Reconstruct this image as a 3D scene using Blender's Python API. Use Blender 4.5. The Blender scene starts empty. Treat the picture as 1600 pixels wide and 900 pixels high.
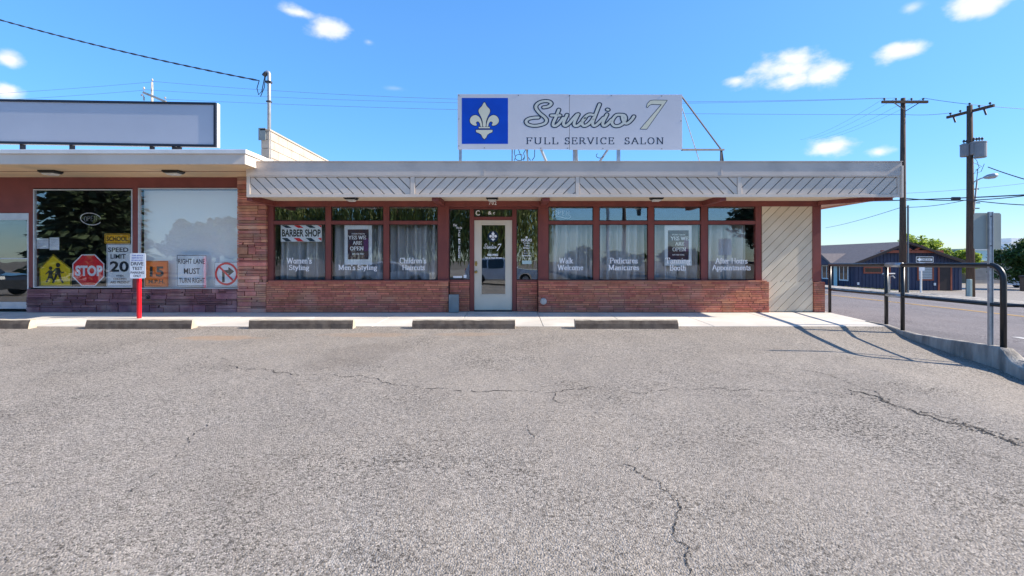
import bpy, math, random
from mathutils import Vector, Matrix, noise
from mathutils.geometry import tessellate_polygon
R = math.radians
random.seed(7)
scn = bpy.context.scene
COL = scn.collection

# ------------------------------------------------------------------ camera
F = 755.0 / 1600.0                      # focal length / frame width
CAMZ = 1.15
cam = bpy.data.cameras.new('camera')
cam.sensor_width = 36.0
cam.lens = 36.0 * F
cam.shift_y = -44.0 / 1600.0
cam.clip_start = 0.05
cam.clip_end = 3000
co = bpy.data.objects.new('camera', cam)
COL.objects.link(co)
co.location = (0, 0, CAMZ)
co.rotation_euler = (R(90), 0, 0)
scn.camera = co

# ------------------------------------------------------------------ world
SUN_EL, SUN_AZ = 33.5, 93.5             # azimuth clockwise from +Y
world = bpy.data.worlds.new('World')
scn.world = world
world.use_nodes = True
wt = world.node_tree
for n in list(wt.nodes): wt.nodes.remove(n)
def wn(t, **k):
    n = wt.nodes.new(t)
    for a, b in k.items(): setattr(n, a, b)
    return n
def wl(a, b): wt.links.new(a, b)
def wmath(op, a, b=None, c=None, clamp=False):
    n = wn('ShaderNodeMath', operation=op); n.use_clamp = clamp
    for i, v in enumerate((a, b, c)):
        if v is None: continue
        if isinstance(v, (int, float)): n.inputs[i].default_value = v
        else: wl(v, n.inputs[i])
    return n.outputs[0]
sky = wn('ShaderNodeTexSky', sky_type='NISHITA')
sky.sun_disc = False
sky.sun_elevation = R(SUN_EL); sky.sun_rotation = R(SUN_AZ)
sky.air_density = 1.0; sky.dust_density = 0.3; sky.ozone_density = 2.2; sky.altitude = 200
hs = wn('ShaderNodeHueSaturation')
hs.inputs['Saturation'].default_value = 1.20
hs.inputs['Hue'].default_value = 0.5
hs.inputs['Value'].default_value = 1.0
tm = wn('ShaderNodeMix', data_type='RGBA', blend_type='MULTIPLY'); tm.inputs[0].default_value = 1.0
tm.inputs[7].default_value = (.93, .99, 1.08, 1)
wl(sky.outputs[0], tm.inputs[6])
tc0 = wn('ShaderNodeTexCoord'); sp0 = wn('ShaderNodeSeparateXYZ'); wl(tc0.outputs['Generated'], sp0.inputs[0])
hz = wmath('MULTIPLY', wmath('SUBTRACT', 1.0, wmath('DIVIDE', sp0.outputs[2], .42), clamp=True), 1.0, clamp=True)
hm = wn('ShaderNodeMix', data_type='RGBA', blend_type='MULTIPLY'); hm.inputs[7].default_value = (.86, .97, 1.13, 1)
wl(hz, hm.inputs[0]); wl(tm.outputs[2], hm.inputs[6])
sc_ = wn('ShaderNodeSeparateColor'); wl(hm.outputs[2], sc_.inputs[0])
kf = wmath('DIVIDE', 1.33, wmath('ADD', 1.0, wmath('MULTIPLY', sc_.outputs[1], .30)))
vm = wn('ShaderNodeVectorMath', operation='SCALE'); wl(hm.outputs[2], vm.inputs[0]); wl(kf, vm.inputs['Scale'])
wl(vm.outputs[0], hs.inputs['Color'])
tc = wn('ShaderNodeTexCoord')
sep = wn('ShaderNodeSeparateXYZ'); wl(tc.outputs['Generated'], sep.inputs[0])
az = wmath('ARCTAN2', sep.outputs[0], sep.outputs[1])
el = wmath('ARCSINE', sep.outputs[2])
nz = wn('ShaderNodeTexNoise'); nz.inputs['Scale'].default_value = 13.0
nz.inputs['Detail'].default_value = 9.0; nz.inputs['Roughness'].default_value = 0.58
mp = wn('ShaderNodeMapping'); mp.inputs['Scale'].default_value = (1, 1, 1.7)
wl(tc.outputs['Generated'], mp.inputs[0]); wl(mp.outputs[0], nz.inputs[0])
nzc = wmath('SUBTRACT', nz.outputs[0], 0.5)
# clouds of the day: (px, py, half width, half height, density)
CL = [(1215, 108, 72, 24, 1), (1240, 92, 45, 16, 1), (1288, 112, 36, 20, 1), (1150, 126, 24, 9, .75), (1230, 125, 45, 14, .9),
      (1412, 79, 46, 14, .95), (1290, 231, 45, 15, 1), (1374, 238, 26, 12, .9), (1525, 8, 52, 20, 1), (1425, 12, 22, 9, .5),
      (468, 20, 38, 9, .8), (512, 42, 34, 15, .85), (12, 92, 24, 12, .9), (8, 142, 34, 16, .95), (617, 138, 24, 4, .25), (576, 66, 11, 5, .4)]
tot = None
for (px, py, rx, ry, dn) in CL:
    dx, dz = (px - 800) / 755.0, (406 - py) / 755.0
    a0 = math.atan2(dx, 1); e0 = math.atan2(dz, math.hypot(1, dx))
    ra = rx / 755.0 / (1 + dx * dx); re = ry / 755.0 / math.hypot(1, dx)
    a = wmath('DIVIDE', wmath('SUBTRACT', az, a0), ra * 1.22)
    e = wmath('DIVIDE', wmath('SUBTRACT', el, e0), re * 1.25)
    d = wmath('ADD', wmath('MULTIPLY', a, a), wmath('MULTIPLY', e, e))
    v = wmath('SUBTRACT', 1.0, wmath('SQRT', d))
    v = wmath('ADD', v, wmath('MULTIPLY', nzc, 2.3))
    v = wmath('MULTIPLY', wmath('MULTIPLY', v, 1.2, clamp=True), dn)
    tot = v if tot is None else wmath('MAXIMUM', tot, v)
sm = wn('ShaderNodeMapRange', interpolation_type='SMOOTHSTEP')
wl(tot, sm.inputs[0])
mx = wn('ShaderNodeMix', data_type='RGBA')
wl(sm.outputs[0], mx.inputs[0]); wl(hs.outputs[0], mx.inputs[6])
n3 = wn('ShaderNodeTexNoise'); n3.inputs['Scale'].default_value = 22.0; n3.inputs['Detail'].default_value = 6.0
wl(mp.outputs[0], n3.inputs[0])
cm = wn('ShaderNodeMix', data_type='RGBA'); wl(n3.outputs[0], cm.inputs[0])
cm.inputs[6].default_value = (2.5, 2.65, 3.05, 1); cm.inputs[7].default_value = (3.9, 3.85, 3.8, 1); wl(cm.outputs[2], mx.inputs[7])
bg = wn('ShaderNodeBackground'); bg.inputs[1].default_value = 0.14
wl(mx.outputs[2], bg.inputs[0])
wo = wn('ShaderNodeOutputWorld'); wl(bg.outputs[0], wo.inputs[0])

sun = bpy.data.lights.new('sun', 'SUN'); sun.energy = 3.9; sun.angle = R(0.5); sun.color = (1.0, 0.90, 0.77)
so = bpy.data.objects.new('sun', sun); COL.objects.link(so)
sv = Vector((math.sin(R(SUN_AZ)) * math.cos(R(SUN_EL)), math.cos(R(SUN_AZ)) * math.cos(R(SUN_EL)), math.sin(R(SUN_EL))))
so.rotation_euler = sv.to_track_quat('Z', 'Y').to_euler()
so.location = sv * 50
scn.view_settings.view_transform = 'Standard'
scn.view_settings.look = 'None'
scn.view_settings.gamma = 1.0
scn.view_settings.use_curve_mapping = False
scn.view_settings.exposure = 1.27
scn.cycles.max_bounces = 8
scn.cycles.transparent_max_bounces = 16

# ------------------------------------------------------------------ materials
MATS = {}
def mat(name, c1, c2=None, scale=3.0, rough=0.8, metal=0.0, bump=0.0, bscale=40.0, island=0.0, stretch=(1, 1, 1), spec=0.3,
        c3=None, cscale=0.5, objspace=False, coat=0.0, transl=0.0, detail=6.0, lo=0.35, hi=0.65, bdist=0.01):
    m = bpy.data.materials.new(name); m.use_nodes = True
    t = m.node_tree; N = t.nodes; L = t.links
    b = N['Principled BSDF']
    b.inputs['Roughness'].default_value = rough; b.inputs['Metallic'].default_value = metal
    b.inputs['Specular IOR Level'].default_value = spec
    b.inputs['Coat Weight'].default_value = coat
    geo = N.new('ShaderNodeNewGeometry')
    if objspace:
        tcn = N.new('ShaderNodeTexCoord'); pos = tcn.outputs['Object']
    else: pos = geo.outputs['Position']
    mpn = N.new('ShaderNodeMapping'); mpn.inputs['Scale'].default_value = stretch
    L.new(pos, mpn.inputs[0])
    c2 = c2 or tuple(x * 0.82 for x in c1)
    nn = N.new('ShaderNodeTexNoise'); nn.inputs['Scale'].default_value = scale; nn.inputs['Detail'].default_value = detail
    L.new(mpn.outputs[0], nn.inputs[0])
    mr = N.new('ShaderNodeMapRange'); mr.inputs[1].default_value = lo; mr.inputs[2].default_value = hi
    L.new(nn.outputs[0], mr.inputs[0])
    mxx = N.new('ShaderNodeMix'); mxx.data_type = 'RGBA'
    mxx.inputs[6].default_value = (*c1, 1); mxx.inputs[7].default_value = (*c2, 1)
    L.new(mr.outputs[0], mxx.inputs[0])
    out = mxx.outputs[2]
    if c3:
        n2 = N.new('ShaderNodeTexNoise'); n2.inputs['Scale'].default_value = cscale; n2.inputs['Detail'].default_value = 4
        L.new(mpn.outputs[0], n2.inputs[0])
        r2 = N.new('ShaderNodeMapRange'); r2.inputs[1].default_value = .48; r2.inputs[2].default_value = .68
        L.new(n2.outputs[0], r2.inputs[0])
        m2 = N.new('ShaderNodeMix'); m2.data_type = 'RGBA'; m2.inputs[7].default_value = (*c3, 1)
        L.new(r2.outputs[0], m2.inputs[0]); L.new(out, m2.inputs[6]); out = m2.outputs[2]
    if island:
        h = N.new('ShaderNodeHueSaturation')
        r3 = N.new('ShaderNodeMapRange'); r3.inputs[3].default_value = 1 - island; r3.inputs[4].default_value = 1 + island
        L.new(geo.outputs['Random Per Island'], r3.inputs[0]); L.new(r3.outputs[0], h.inputs['Value'])
        wn2 = N.new('ShaderNodeTexWhiteNoise'); wn2.noise_dimensions = '1D'
        L.new(geo.outputs['Random Per Island'], wn2.inputs['W'])
        r4 = N.new('ShaderNodeMapRange'); r4.inputs[3].default_value = .5 - island * .045; r4.inputs[4].default_value = .5 + island * .045
        L.new(wn2.outputs[0], r4.inputs[0]); L.new(r4.outputs[0], h.inputs['Hue'])
        L.new(out, h.inputs['Color']); out = h.outputs[0]
    L.new(out, b.inputs['Base Color'])
    if bump:
        nb = N.new('ShaderNodeTexNoise'); nb.inputs['Scale'].default_value = bscale; nb.inputs['Detail'].default_value = 5
        L.new(mpn.outputs[0], nb.inputs[0])
        bn = N.new('ShaderNodeBump'); bn.inputs['Strength'].default_value = bump; bn.inputs['Distance'].default_value = bdist
        L.new(nb.outputs[0], bn.inputs['Height']); L.new(bn.outputs[0], b.inputs['Normal'])
    if transl:
        tr = N.new('ShaderNodeBsdfTranslucent'); L.new(out, tr.inputs[0])
        ms = N.new('ShaderNodeMixShader'); ms.inputs[0].default_value = transl
        L.new(b.outputs[0], ms.inputs[1]); L.new(tr.outputs[0], ms.inputs[2])
        L.new(ms.outputs[0], N['Material Output'].inputs[0])
    MATS[name] = m
    return m

def glass(name, refl, tint):
    refl += .04
    m = bpy.data.materials.new(name); m.use_nodes = True
    t = m.node_tree; N = t.nodes; L = t.links
    for n in list(N): N.remove(n)
    o = N.new('ShaderNodeOutputMaterial'); tr = N.new('ShaderNodeBsdfTransparent'); gl = N.new('ShaderNodeBsdfGlossy')
    tr.inputs[0].default_value = (*tint, 1); gl.inputs['Roughness'].default_value = 0.0
    gl.inputs[0].default_value = (.93, .97, 1, 1)
    lw = N.new('ShaderNodeLayerWeight'); lw.inputs[0].default_value = .5
    fr = N.new('ShaderNodeMath'); fr.operation = 'POWER'; fr.inputs[1].default_value = 4.0; L.new(lw.outputs['Facing'], fr.inputs[0])
    ad = N.new('ShaderNodeMath'); ad.operation = 'ADD'; ad.inputs[1].default_value = refl; ad.use_clamp = True
    L.new(fr.outputs[0], ad.inputs[0])
    mxn = N.new('ShaderNodeMixShader'); L.new(ad.outputs[0], mxn.inputs[0]); L.new(tr.outputs[0], mxn.inputs[1]); L.new(gl.outputs[0], mxn.inputs[2])
    # old plate glass is not quite flat
    g = N.new('ShaderNodeNewGeometry'); nn = N.new('ShaderNodeTexNoise'); nn.inputs['Scale'].default_value = 1.6; nn.inputs['Detail'].default_value = 1
    L.new(g.outputs['Position'], nn.inputs[0])
    bn = N.new('ShaderNodeBump'); bn.inputs['Strength'].default_value = .25; bn.inputs['Distance'].default_value = .006
    L.new(nn.outputs[0], bn.inputs['Height']); L.new(bn.outputs[0], gl.inputs['Normal'])
    L.new(mxn.outputs[0], o.inputs[0])
    MATS[name] = m
    return m

M_glass = glass('window_glass', .035, (.97, .985, .985))
M_glassd = glass('dark_window_glass', .08, (.97, .98, .98))
M_glasst = glass('transom_glass', .12, (.96, .98, .98))
M_brown = mat('brown_trim_paint', (.24, .068, .056), (.19, .055, .048), scale=6, rough=.55, bump=.08, bscale=90, stretch=(1, 1, .3))
M_brownwall = mat('brown_wall_paint', (.235, .073, .066), (.19, .061, .056), scale=2.5, rough=.7, bump=.15, bscale=60)
M_dark = mat('dark_frame_paint', (.035, .022, .022), rough=.5)
M_brick = mat('roman_brick', (.58, .205, .128), (.44, .145, .09), scale=14, rough=.85, bump=.4, bscale=120, island=.22, c3=(.50, .22, .15), cscale=3)
M_mortar = mat('mortar', (.20, .10, .075), (.16, .08, .06), scale=20, rough=.95)
M_stone = mat('ledge_stone', (.60, .27, .18), (.43, .175, .125), scale=6, rough=.85, bump=.6, bscale=35, island=.38, c3=(.44, .27, .21), cscale=2.2, bdist=.02)
M_stonedk = mat('purple_ledge_stone', (.27, .125, .130), (.19, .085, .095), scale=6, rough=.85, bump=.6, bscale=35, island=.34, c3=(.33, .19, .18), cscale=2.2, bdist=.02)
M_fascia = mat('grey_fascia_paint', (.76, .655, .55), (.71, .61, .51), scale=1.2, rough=.55, bump=.05, bscale=30, c3=(.66, .56, .46), cscale=1.0)
M_fasciatop = mat('fascia_cap_metal', (.66, .57, .49), (.61, .525, .45), scale=.9, rough=.5, c3=(.53, .46, .40), cscale=1.6)
M_groove = mat('siding_backing', (.36, .32, .28), rough=.9)
M_cream = mat('cream_siding_paint', (.74, .63, .47), (.68, .57, .42), scale=3, rough=.6, bump=.1, bscale=60, island=.05)
M_soffit = mat('cream_soffit_paint', (.78, .58, .36), (.70, .51, .31), scale=1.3, rough=.7, c3=(.52, .42, .28), cscale=.7)
M_soffw = mat('pale_soffit_paint', (.80, .68, .50), (.74, .62, .45), scale=1.3, rough=.7)
M_white = mat('white_paint', (.78, .77, .74), (.70, .69, .66), scale=4, rough=.5)
M_alu = mat('pale_aluminium', (.62, .63, .65), (.54, .55, .57), scale=5, rough=.35, metal=.5)
M_galv = mat('galvanised_steel', (.46, .48, .50), (.36, .38, .40), scale=18, rough=.45, metal=.6)
M_signface = mat('sign_face', (.62, .60, .62), (.58, .565, .585), scale=1.5, rough=.25, spec=.5)
M_blanksign = mat('blank_sign_face', (.48, .50, .56), (.45, .47, .53), scale=1.0, rough=.3, spec=.5)
M_script = mat('pale_script_vinyl', (.60, .61, .55), (.56, .57, .51), scale=3, rough=.35)
M_blank2 = mat('sign_cabinet_dark', (.022, .028, .045), rough=.5)
M_blue = mat('royal_blue_vinyl', (.003, .065, .50), (.003, .055, .44), scale=3, rough=.3)
M_creamv = mat('cream_vinyl', (.70, .67, .52), (.64, .61, .47), scale=3, rough=.35)
M_navyv = mat('navy_vinyl', (.012, .028, .060), rough=.4)
M_vinylw = mat('white_vinyl', (.94, .94, .94), (.92, .92, .93), rough=.4)
M_black = mat('black_paint', (.012, .012, .013), (.020, .020, .021), scale=9, rough=.35, spec=.5)
M_dkmetal = mat('dark_steel', (.05, .05, .055), (.08, .07, .07), scale=12, rough=.5, metal=.3)
M_door = mat('cream_door_paint', (.74, .65, .52), (.68, .60, .48), scale=2, rough=.4)
M_brass = mat('brass', (.55, .38, .12), rough=.3, metal=1.0)
M_lens = mat('lamp_lens', (.80, .80, .76), rough=.3)
M_curtain = mat('curtain_fabric', (.56, .575, .61), (.46, .475, .51), scale=3, rough=.9, transl=.25, stretch=(4, 4, .4))
M_curtw = mat('sky_whitened_curtain_fabric', (.72, .725, .75), (.60, .61, .64), scale=3, rough=.9, transl=.25, stretch=(4, 4, .4))  # whiter curtain copy, the sky reflection put into its colour
M_blind = mat('white_roller_shade', (.90, .91, .90), (.85, .86, .86), scale=.8, rough=.8)
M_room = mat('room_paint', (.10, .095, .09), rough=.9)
M_roof = mat('roof_membrane', (.55, .53, .50), (.42, .41, .39), scale=2, rough=.9)
M_block = mat('white_block_paint', (.50, .44, .36), (.40, .34, .28), scale=3, rough=.85, bump=.3, bscale=50)
M_conc = mat('concrete', (.66, .61, .54), (.57, .53, .47), scale=1.4, rough=.9, bump=.25, bscale=80, c3=(.48, .45, .40), cscale=.9)
M_joint = mat('joint_dirt', (.10, .095, .09), rough=1)
M_kerb = mat('kerb_concrete', (.46, .42, .36), (.30, .27, .235), scale=5, rough=.95, bump=.7, bscale=30, c3=(.17, .155, .135), cscale=2.2, bdist=.02, stretch=(2.2, 2.2, .45))
M_stop = mat('wheel_stop_concrete', (.55, .48, .37), (.43, .37, .29), scale=8, rough=.95, bump=.5, bscale=60)
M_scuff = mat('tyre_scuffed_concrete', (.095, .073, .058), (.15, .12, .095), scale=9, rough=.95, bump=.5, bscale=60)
M_crack = mat('crack_filler', (.035, .032, .030), rough=1)
M_red = mat('red_enamel', (.62, .012, .022), (.52, .012, .02), scale=9, rough=.35)
M_stopred = mat('sign_red', (.78, .022, .035), (.72, .02, .032), rough=.4)
M_yellow = mat('sign_yellow', (.95, .68, .012), rough=.4)
M_amber = mat('sign_amber', (.95, .50, .015), rough=.4)
M_orange = mat('sign_orange', (.95, .20, .012), (.88, .18, .012), rough=.4)
M_signwhite = mat('sign_white', (.88, .92, .95), rough=.35)
M_paper = mat('paper', (.80, .84, .88), rough=.8)
M_ink = mat('blue_black_ink', (.015, .018, .04), rough=.5)
M_poster = mat('poster_print', (.10, .045, .055), (.04, .02, .05), scale=9, rough=.4)
M_wood = mat('weathered_pole_wood', (.125, .085, .062), (.075, .052, .040), scale=8, rough=.95, bump=.5, bscale=30, stretch=(4, 4, .25))
M_navy = mat('navy_siding', (.036, .045, .088), (.029, .037, .074), scale=2, rough=.55)
M_redtrim = mat('rust_red_trim', (.33, .085, .045), rough=.6)
M_shingle = mat('asphalt_shingle', (.17, .150, .150), (.125, .11, .112), scale=5, rough=.95, bump=.6, bscale=20, stretch=(1, 1, 6))
M_roadline = mat('yellow_road_paint', (.72, .42, .10), (.55, .35, .12), scale=7, rough=.8)
M_whiteline = mat('white_road_paint', (.62, .60, .56), (.45, .44, .42), scale=7, rough=.8)
M_tan = mat('tan_metal_wall', (.42, .36, .31), (.36, .31, .27), scale=1.5, rough=.7)
M_aqua = mat('pale_aqua_band', (.50, .66, .64), (.46, .61, .60), scale=1.0, rough=.6)
M_leafL = mat('bright_leaves', (.34, .42, .06), (.20, .28, .045), scale=1.5, rough=.6, island=.5, transl=.5)
M_leafD = mat('green_leaves', (.075, .125, .028), (.045, .085, .022), scale=1.5, rough=.6, island=.45, transl=.3)
M_leafC = mat('conifer_needles', (.060, .085, .036), (.035, .055, .026), scale=1.5, rough=.7, island=.5)
M_leafW = mat('willow_leaves', (.24, .27, .075), (.13, .16, .045), scale=1.2, rough=.6, island=.5, transl=.3)
M_grass = mat('dry_grass_blades', (.24, .24, .07), (.16, .18, .05), scale=2, rough=.8, island=.4, transl=.3)
M_bark = mat('bark', (.12, .085, .06), (.07, .05, .04), scale=9, rough=.95, bump=.5, bscale=25, stretch=(3, 3, .4))
M_wire = mat('wire', (.06, .07, .09), rough=.6)
M_wirefar = mat('pale_wire', (.17, .20, .24), rough=.7)  # paler blue-grey than the thicker wires
M_can = mat('transformer_paint', (.27, .28, .29), (.22, .23, .24), rough=.5)
M_carglass = mat('tinted_car_glass', (.012, .014, .016), rough=.05, spec=.8)
M_tyre = mat('tyre_rubber', (.02, .02, .02), rough=.85)
M_rim = mat('alloy_rim', (.5, .5, .52), rough=.3, metal=.8)
M_carsilver = mat('silver_car_paint', (.66, .68, .72), rough=.25, metal=.15, coat=.8)
M_carwhite = mat('white_car_paint', (.75, .76, .78), rough=.25, coat=.8)
M_cardark = mat('dark_car_paint', (.025, .030, .038), rough=.22, coat=.9)
M_greybox = mat('grey_utility_paint', (.22, .26, .27), (.18, .21, .22), scale=5, rough=.6)
M_greenbox = mat('pale_green_pedestal', (.38, .47, .43), rough=.6)

# special ground materials
def asphalt(name, base, dark, light, vscale, stain=None, tracks=False):
    m = bpy.data.materials.new(name); m.use_nodes = True
    t = m.node_tree; N = t.nodes; L = t.links; b = N['Principled BSDF']
    b.inputs['Roughness'].default_value = .92; b.inputs['Specular IOR Level'].default_value = .25
    g = N.new('ShaderNodeNewGeometry')
    def nz(s, d=5, r=.6, st=(1, 1, 1)):
        mp_ = N.new('ShaderNodeMapping'); mp_.inputs['Scale'].default_value = st; L.new(g.outputs['Position'], mp_.inputs[0])
        n = N.new('ShaderNodeTexNoise'); n.inputs['Scale'].default_value = s; n.inputs['Detail'].default_value = d; n.inputs['Roughness'].default_value = r
        L.new(mp_.outputs[0], n.inputs[0]); return n.outputs[0]
    def rng(v, a, b_, c=0, d=1):
        n = N.new('ShaderNodeMapRange'); n.inputs[1].default_value = a; n.inputs[2].default_value = b_; n.inputs[3].default_value = c; n.inputs[4].default_value = d
        L.new(v, n.inputs[0]); return n.outputs[0]
    def mix(f, a, c, bt='MIX'):
        n = N.new('ShaderNodeMix'); n.data_type = 'RGBA'; n.blend_type = bt
        if isinstance(f, float): n.inputs[0].default_value = f
        else: L.new(f, n.inputs[0])
        for i, v in ((6, a), (7, c)):
            if isinstance(v, tuple): n.inputs[i].default_value = (*v, 1)
            else: L.new(v, n.inputs[i])
        return n.outputs[2]
    v = N.new('ShaderNodeTexVoronoi'); v.inputs['Scale'].default_value = vscale; L.new(g.outputs['Position'], v.inputs[0])
    sv_ = N.new('ShaderNodeSeparateColor'); L.new(v.outputs['Color'], sv_.inputs[0])
    c = mix(rng(sv_.outputs[0], .15, .9), dark, light)
    c = mix(rng(nz(vscale * .35, 3), .3, .7, 0, .55), c, base)
    rg = N.new('ShaderNodeMath'); rg.operation = 'MULTIPLY_ADD'; L.new(nz(1.1, 4), rg.inputs[0]); rg.inputs[1].default_value = .36; L.new(nz(vscale * .5, 2, .7), rg.inputs[2])
    pits = rng(rg.outputs[0], .73, .86)
    c = mix(pits, c, tuple(x * .30 for x in dark))
    c = mix(rng(nz(1.7, 4), .45, .65, 0, .15), c, (base[0] * .95, base[1] * .94, base[2] * .95))
    c = mix(rng(nz(.9, 5), .35, .7, 0, .32), c, tuple(x * .72 for x in base))
    c = mix(rng(nz(.35, 4), .4, .7, 0, .35), c, tuple(x * 1.18 for x in (base[0] * 1.03, base[1], base[2] * .95)))
    if tracks:
        c = mix(rng(nz(.9, 3, .5, (1.2, .06, 1)), .45, .7, 0, .45), c, tuple(x * .6 for x in base))
    for (sx, sy, rx, ry, colr, k, rot) in (stain or []):
        s = N.new('ShaderNodeSeparateXYZ'); L.new(g.outputs['Position'], s.inputs[0])
        def mm(op, a, b2=0.0):
            n = N.new('ShaderNodeMath'); n.operation = op
            for i, q in enumerate((a, b2)):
                if isinstance(q, (int, float)): n.inputs[i].default_value = q
                else: L.new(q, n.inputs[i])
            return n.outputs[0]
        X0 = mm('SUBTRACT', s.outputs[0], sx); Y0 = mm('SUBTRACT', s.outputs[1], sy)
        ca, sa = math.cos(rot), math.sin(rot)
        U = mm('DIVIDE', mm('ADD', mm('MULTIPLY', X0, ca), mm('MULTIPLY', Y0, sa)), rx)
        V = mm('DIVIDE', mm('SUBTRACT', mm('MULTIPLY', Y0, ca), mm('MULTIPLY', X0, sa)), ry)
        dd = mm('ADD', mm('MULTIPLY', U, U), mm('MULTIPLY', V, V))
        f = mm('ADD', dd, mm('MULTIPLY', mm('SUBTRACT', nz(3.5, 4), .5), 2.2))
        c = mix(rng(f, 1.1, .3, 0, k), c, colr)
    L.new(c, b.inputs['Base Color'])
    bn = N.new('ShaderNodeBump'); bn.inputs['Strength'].default_value = .75; bn.inputs['Distance'].default_value = .006
    inv = rng(v.outputs['Distance'], 0, .7, 1, 0)
    L.new(inv, bn.inputs['Height'])
    bn2 = N.new('ShaderNodeBump'); bn2.inputs['Strength'].default_value = .5; bn2.inputs['Distance'].default_value = .05
    L.new(nz(2.2, 6, .6), bn2.inputs['Height']); L.new(bn2.outputs[0], bn.inputs['Normal'])
    L.new(bn.outputs[0], b.inputs['Normal'])
    MATS[name] = m
    return m
# ------------------------------------------------------------------ helpers
OFF = {}
class MB:
    def __init__(s): s.v = []; s.f = []; s.mi = []; s.cur = 0
    def add(s, verts, faces):
        n = len(s.v); s.v += [tuple(p) for p in verts]
        for f in faces: s.f.append([n + i for i in f]); s.mi.append(s.cur)
        return s
    def box(s, x0, x1, y0, y1, z0, z1):
        return s.add([(x0, y0, z0), (x1, y0, z0), (x1, y1, z0), (x0, y1, z0), (x0, y0, z1), (x1, y0, z1), (x1, y1, z1), (x0, y1, z1)],
                     [(3, 2, 1, 0), (4, 5, 6, 7), (0, 1, 5, 4), (1, 2, 6, 5), (2, 3, 7, 6), (3, 0, 4, 7)])
    def tube(s, pts, r, n=10, cap=True, r2=None):
        pts = [Vector(p) for p in pts]; m = len(pts); rings = []
        prev = None
        for i, p in enumerate(pts):
            d = (pts[min(i + 1, m - 1)] - pts[max(i - 1, 0)]).normalized()
            if prev is None:
                a = Vector((0, 0, 1)) if abs(d.z) < .9 else Vector((1, 0, 0))
                u = d.cross(a).normalized()
            else: u = (prev - d * prev.dot(d)).normalized()
            prev = u; w = d.cross(u)
            rr = r if r2 is None else r + (r2 - r) * i / (m - 1)
            if isinstance(r, (list, tuple)): rr = r[i]
            rings.append([p + (u * math.cos(2 * math.pi * k / n) + w * math.sin(2 * math.pi * k / n)) * rr for k in range(n)])
        V = [q for ring in rings for q in ring]; Fc = []
        for i in range(m - 1):
            for k in range(n): Fc.append((i * n + k, i * n + (k + 1) % n, (i + 1) * n + (k + 1) % n, (i + 1) * n + k))
        if cap: Fc.append(tuple(range(n))[::-1]); Fc.append(tuple((m - 1) * n + k for k in range(n)))
        return s.add(V, Fc)
    def bar(s, a, b, w, h=None):            # rectangular bar between two points
        a, b = Vector(a), Vector(b); h = h or w; d = (b - a).normalized()
        up = Vector((0, 0, 1)) if abs(d.z) < .95 else Vector((0, 1, 0))
        u = d.cross(up).normalized() * w / 2; q = u.cross(d).normalized() * h / 2
        V = [a - u - q, a + u - q, a + u + q, a - u + q, b - u - q, b + u - q, b + u + q, b - u + q]
        return s.add(V, [(0, 3, 2, 1), (4, 5, 6, 7), (0, 1, 5, 4), (1, 2, 6, 5), (2, 3, 7, 6), (3, 0, 4, 7)][::1])
    def prism(s, poly, y0, y1):             # polygon in the XZ plane, front at y0, back at y1
        n = len(poly)
        ar = sum(poly[i][0] * poly[(i + 1) % n][1] - poly[(i + 1) % n][0] * poly[i][1] for i in range(n))
        if ar < 0: poly = poly[::-1]
        V = [(x, y0, z) for x, z in poly] + [(x, y1, z) for x, z in poly]
        tri = tessellate_polygon([[Vector((x, z, 0)) for x, z in poly]])
        Fc = []
        for t in tri:
            a, b, c = [poly[k] for k in t]
            cr = (b[0] - a[0]) * (c[1] - a[1]) - (c[0] - a[0]) * (b[1] - a[1])
            t = tuple(t) if cr > 0 else tuple(t)[::-1]
            Fc.append(t); Fc.append(tuple(n + k for k in t[::-1]))
        for i in range(n):
            j = (i + 1) % n; Fc.append((i, i + n, j + n, j))
        return s.add(V, Fc)
    def lathe(s, cx, cy, prof, n=20):       # prof: list of (r, z)
        V = []; Fc = []
        for r, z in prof:
            for k in range(n): V.append((cx + r * math.cos(2 * math.pi * k / n), cy + r * math.sin(2 * math.pi * k / n), z))
        for i in range(len(prof) - 1):
            for k in range(n): Fc.append((i * n + k, i * n + (k + 1) % n, (i + 1) * n + (k + 1) % n, (i + 1) * n + k))
        Fc.append(tuple(range(n))[::-1]); Fc.append(tuple((len(prof) - 1) * n + k for k in range(n)))
        return s.add(V, Fc)

def _mk(name, mb, mats, off, bevel=0, smooth=False):
    me = bpy.data.meshes.new(name)
    me.from_pydata([(x - off[0], y - off[1], z - off[2]) for x, y, z in mb.v], [], mb.f)
    if not isinstance(mats, (list, tuple)): mats = [mats]
    for m in mats: me.materials.append(m)
    me.polygons.foreach_set('material_index', mb.mi)
    me.update()
    if smooth: me.shade_smooth()
    o = bpy.data.objects.new(name, me); COL.objects.link(o)
    if bevel:
        b = o.modifiers.new('bevel', 'BEVEL'); b.width = bevel; b.segments = 2; b.limit_method = 'ANGLE'; b.angle_limit = R(40)
    return o
def tag(o, label=None, cat=None, group=None, kind=None):
    if label: o['label'] = label
    if cat: o['category'] = cat
    if group: o['group'] = group
    if kind: o['kind'] = kind
    return o
def thing(name, label, cat, loc=(0, 0, 0), group=None):
    o = bpy.data.objects.new(name, None); COL.objects.link(o); o.location = loc
    o.empty_display_size = .2
    tag(o, label, cat, group); OFF[o.name] = tuple(loc); return o
def part(name, mb, m, parent, bevel=0, smooth=False, label=None):
    off = OFF.get(parent.name, (0, 0, 0))
    o = _mk(name, mb, m, off, bevel, smooth); o.parent = parent; OFF[o.name] = off
    if label: o['label'] = label
    return o
def solo(name, mb, m, label, cat, loc=(0, 0, 0), group=None, bevel=0, smooth=False):
    o = _mk(name, mb, m, loc, bevel, smooth); o.location = loc; OFF[o.name] = tuple(loc)
    return tag(o, label, cat, group)
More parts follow.
